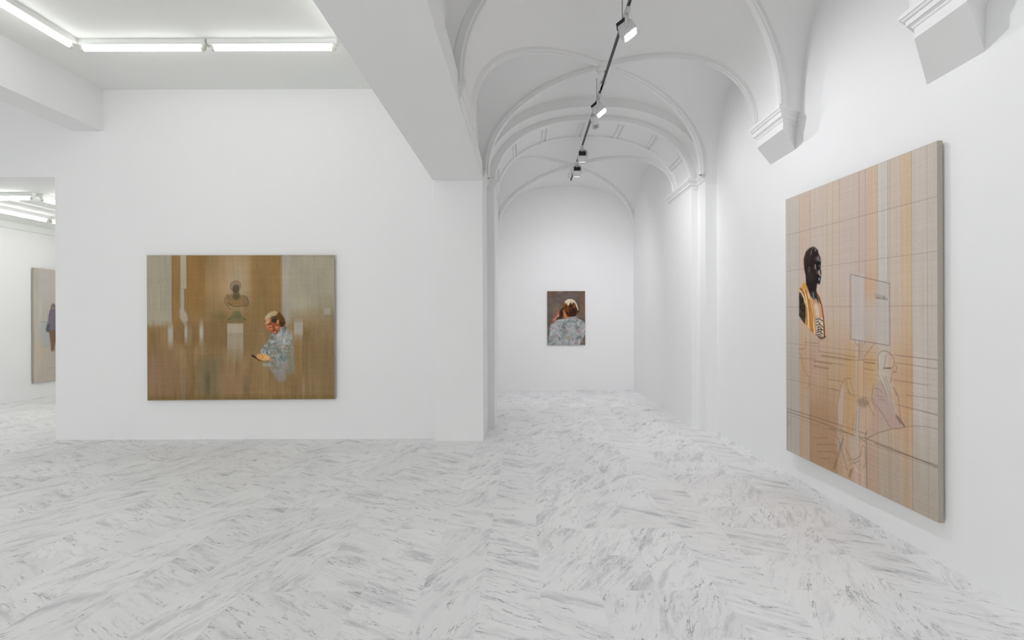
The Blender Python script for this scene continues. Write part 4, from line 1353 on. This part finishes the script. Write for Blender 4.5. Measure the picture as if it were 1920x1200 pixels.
    for q in ([(31.4, 79.7), (34.7, 88.1), (36.8, 99), (37.3, 110.7)], [(37.2, 83), (41.2, 93.4), (44.5, 105.4), (46.5, 114.7)], [(42.1, 96.8), (45.3, 110.5)], [(23.1, 80.1), (26.8, 81.3), (30.6, 86.3), (32.3, 90.7)]):
        p.line(q, 1.5, (244, 216, 176), 0.85)
    for q in ([(33.1, 80.7), (37.2, 89), (40.1, 101.1), (41.7, 113.1)], [(34.4, 94.7), (35, 108.1)], [(38.8, 88.2), (43.3, 101.1), (44.1, 113.9)], [(31, 77.1), (33.9, 82.9)]):
        p.line(q, 1.5, (156, 98, 42), 0.8)
    p.poly([(30.8, 73.8), (33.5, 75), (35.5, 78.6), (31.4, 79.3), (28, 77)], (210, 158, 62), 0.9, 0.5)
    # ruffle
    ruff = [(47.9, 102.8), (58.6, 102.6), (60.1, 109.2), (60.3, 116.6), (56.8, 119), (53, 118.9), (48.8, 117.1)]
    p.poly(ruff, (214, 198, 176), 1, 0.2)
    for q in ([(49.1, 104), (53.7, 103.5), (58.2, 105.1)], [(49.5, 106.5), (51.4, 105.2), (54.5, 107.3)], [(49.2, 108.7), (53.7, 107.7), (59, 110)], [(50.7, 110.7), (53.7, 109.4), (56.8, 111.8)], [(49.9, 112.8), (53, 111.9), (59, 112.1)], [(49.6, 114.5), (54.5, 113.5), (58.3, 115.4)], [(49.9, 116.2), (54.5, 115.6), (57.5, 117.5)], [(53, 116.9), (56, 118.4)], [(52.2, 109.8), (52.2, 113.6)], [(56, 111), (56, 115.1)]):
        p.line(q, 0.8, (56, 40, 30), 0.9)
    p.line([(48, 102.8), (48.9, 116.7)], 0.8, (130, 124, 116), 0.8)
    # far lapel
    p.line([(49.5, 82.1), (53.7, 86.4), (57.1, 92.7), (59.3, 100.1), (60.5, 109.2), (60.8, 117)], 2.2, (134, 70, 36), 1)
    p.line([(49.8, 81.7), (54.8, 86.8), (58.2, 93.1), (60.4, 100.9), (61.9, 110), (62.4, 116.5)], 1.1, (222, 178, 138), 0.9)
    p.line([(49.1, 82.9), (52.2, 85.9), (54.8, 91)], 1.0, (74, 40, 28), 0.9)
    p.poly([(48.4, 116.3), (53, 118.6), (56.8, 119.4), (62.9, 117.5), (62.3, 116.7), (59, 117.7), (56, 118.4)], (64, 36, 22), 1, 0.2)
    # neck and head
    p.poly([(33.9, 74.6), (40.4, 84.7), (42.8, 86.6), (46.4, 88.3), (48.3, 87.1), (50.2, 88.4), (52.4, 92), (52.5, 88.4), (49.1, 82.9), (49.8, 78.3), (50.6, 74.9)], (44, 42, 46), 1, 0.2)
    p.line([(44.4, 76.8), (45, 83.2), (45.6, 87)], 1.4, (138, 146, 156), 0.85)
    p.line([(41.2, 78.8), (43.6, 85.3)], 1.6, (74, 74, 84), 0.8)
    head = [(44.1, 45.8), (47.7, 46.8), (52, 49.5), (52.7, 52.3), (54.6, 54.2), (55.5, 55.8), (56.1, 59.5), (55.9, 61.8), (55.4, 64), (56.6, 67.3), (56.3, 70.2), (55.9, 72.1), (54.6, 76.3), (51.4, 76), (50, 75.3), (49.6, 79.1), (46, 82), (38.8, 81.7), (33.9, 74.9), (33.4, 68.1), (31.5, 63.9), (30.4, 57.8), (30.7, 53.8), (33.8, 49.3), (38.3, 47)]
    p.poly(head, (36, 28, 26), 1, 0.2)
    p.poly([(33.8, 49.3), (38.7, 46.9), (42.7, 48.9), (43.5, 54.1), (41.1, 58.2), (33, 60.5), (30.7, 54.7)], (54, 40, 32), 0.9, 0.9)
    p.poly([(33.8, 66.3), (37.1, 62.2), (42.7, 63.4), (45.9, 69.2), (45.1, 73.8), (35.5, 73.4)], (58, 44, 36), 0.7, 1.0)
    mh = p.mask([(37.9, 47.5), (43.5, 45.9), (48.2, 47.1), (51.7, 49.6), (48.2, 50.3), (43.5, 49.4), (42.7, 53.1), (40.3, 52.1)])
    floral(p, mh, 131, 1.5, [((150, 138, 122), 0.08), ((30, 24, 20), 0.14)])
    p.poly([(49.4, 54.6), (53.6, 53.9), (54.7, 57.2), (52.1, 58.2), (49.6, 57.2)], (142, 124, 122), 0.85, 0.7)
    p.poly([(45.5, 55.1), (49, 53.7), (49, 57.5), (45.9, 57.7)], (78, 62, 62), 0.8, 0.7)
    p.poly([(44.3, 61), (47.5, 62.1), (48.6, 64.3), (45.9, 64.5)], (112, 72, 48), 0.85, 0.6)
    for c, r, col in (([(48.1, 61.1)][0], 1.3, (176, 168, 160)), ([(48.4, 63.2)][0], 1.0, (188, 180, 172)), ([(53.5, 66.9)][0], 1.8, (206, 204, 202)), ([(52.3, 67.3)][0], 1.3, (170, 110, 80)),
                      ([(54.9, 69.3)][0], 1.1, (206, 204, 206)), ([(53.6, 72.2)][0], 1.2, (196, 196, 200)), ([(53.9, 61.9)][0], 1.0, (128, 124, 128)), ([(49.4, 66.4)][0], 1.0, (120, 92, 80)), ([(54.3, 58)][0], 0.8, (170, 160, 160))):
        p.ell(c, r, r * 1.5, col, 0.9, 0.7)
    p.poly([(47.4, 59.3), (55.6, 58.9), (55.5, 61), (49, 60.7)], (14, 12, 14), 0.9, 0.4)
    p.line([(49.5, 64.3), (51.7, 66.2), (49.4, 68.1)], 1.0, (84, 62, 52), 0.8)
    p.line([(38.3, 61.8), (39.3, 63.4), (38.5, 65.3)], 1.4, (116, 92, 76), 0.85)
    p.line([(36.3, 62.1), (35.9, 64.7), (37.9, 67)], 0.9, (76, 60, 50), 0.8)
    p.line([(51.3, 70.6), (55.5, 70.8)], 0.8, (12, 10, 12), 0.9)
    p.line([(32.6, 61), (32, 56.5), (34.2, 51), (38.7, 48)], 0.7, (92, 78, 68), 0.6)
    # linen threads
    p.a += np.random.RandomState(6).normal(0, 0.010, (p.h, p.w, 1))
    p.vary(2, 220, 3, (1, 1, 1), 1)
    p.vary(3.5, 4, 150, (1, 0.95, 0.9), 1)
    return p


# --- pale canvas in the next room
def picture_next():
    p = Pic(160, 206, 1.2, (190, 182, 172))
    p.vary(10, 4, 40, (1, 0.95, 0.9), 2)
    p.vary(10, 5, 4, (1, 0.8, 0.7), 2)
    p.rect(11.7, 65.4, -4, 54.3, (198, 188, 184), 0.7, 6, 30)
    p.rect(0.7, 200, 132.6, 220, (186, 176, 160), 0.6, 9, 30, 0.3)
    p.rect(14.5, 34.5, 96.3, 143.4, (166, 176, 174), 0.7, 2, 3)
    p.line([(14, 96.4), (34.5, 97.2)], 0.8, (120, 124, 124), 0.8)
    p.line([(15, 142.1), (41.5, 147)], 1.2, (196, 160, 120), 0.7)
    p.rect(7.3, 16.2, 132.6, 160.1, (200, 180, 152), 0.6, 3, 10)
    for x in (7.3, 15.1, 21.9, 27.6):
        p.line([(x, 18), (x + 0.5, 110)], 0.5, (172, 158, 148), 0.5)
    p.line([(3, 16.9), (14.1, 21.9), (27.6, 15.1)], 0.6, (166, 154, 146), 0.6)
    p.poly([(34.5, 71.6), (38, 64.1), (42.6, 62.5), (46.2, 67.3), (45, 73.3), (38, 74.5)], (118, 106, 108), 1, 0.6)
    p.poly([(38, 69.5), (42.6, 68.4), (43.8, 73.3), (38, 73.5)], (192, 150, 120), 0.9, 0.6)
    p.poly([(30.4, 85.4), (32.8, 75.6), (36.8, 72), (46.2, 72.3), (55.7, 83.1), (55.7, 115.2), (32.2, 115), (29.9, 97.2)], (124, 114, 128), 1, 0.8)
    p.poly([(31, 113), (55.7, 113.2), (53.3, 153.4), (46.2, 153.1), (45, 133.1), (42.6, 151), (36.2, 151.8), (34.5, 132.8)], (126, 98, 80), 1, 0.8)
    p.poly([(24.7, 111), (27.6, 100.2), (32.7, 99.2), (33.3, 115), (27, 115.9)], (96, 92, 96), 1, 0.6)
    p.line([(28.7, 100.2), (33.3, 83.4), (38, 75.4)], 0.8, (84, 80, 84), 0.8)
    p.line([(27.5, 182.1), (53.4, 181.7)], 1.2, (164, 150, 132), 0.6)
    return p


G_L, G_R, G_F, G_S = 1.08, 1.03, 1.08, 1.05
hang('painting', 'wide brown painting of a woman reading her phone before a bust', picture_left(), G_L,
     [(-4.403, 6.518, 2.154), (-2.225, 6.518, 2.149), (-2.223, 6.518, 0.476), (-4.401, 6.518, 0.468)], 0.030, 0.021)
hang('painting', 'small painting of a blonde woman from behind on the end wall', picture_far(), G_F,
     [(0.430, 10.913, 1.937), (1.164, 10.913, 1.937), (1.164, 10.913, 0.893), (0.430, 10.913, 0.893)], 0.022, 0.008)
hang('painting', 'tall pale painting with dark bust and pencilled grid on the right wall', picture_right(), G_R,
     [(2.295, 4.930, 2.440), (2.331, 3.168, 2.397), (2.331, 3.168, 0.242), (2.295, 4.930, 0.240)], 0.030, 0.012)
hang('painting', 'pale painting with a standing figure seen past the doorway edge', picture_next(), G_S,
     [(-8.80, 10.03, 2.345), (-8.80, 11.63, 2.345), (-8.80, 11.63, 0.285), (-8.80, 10.03, 0.285)], 0.036, 0.012)
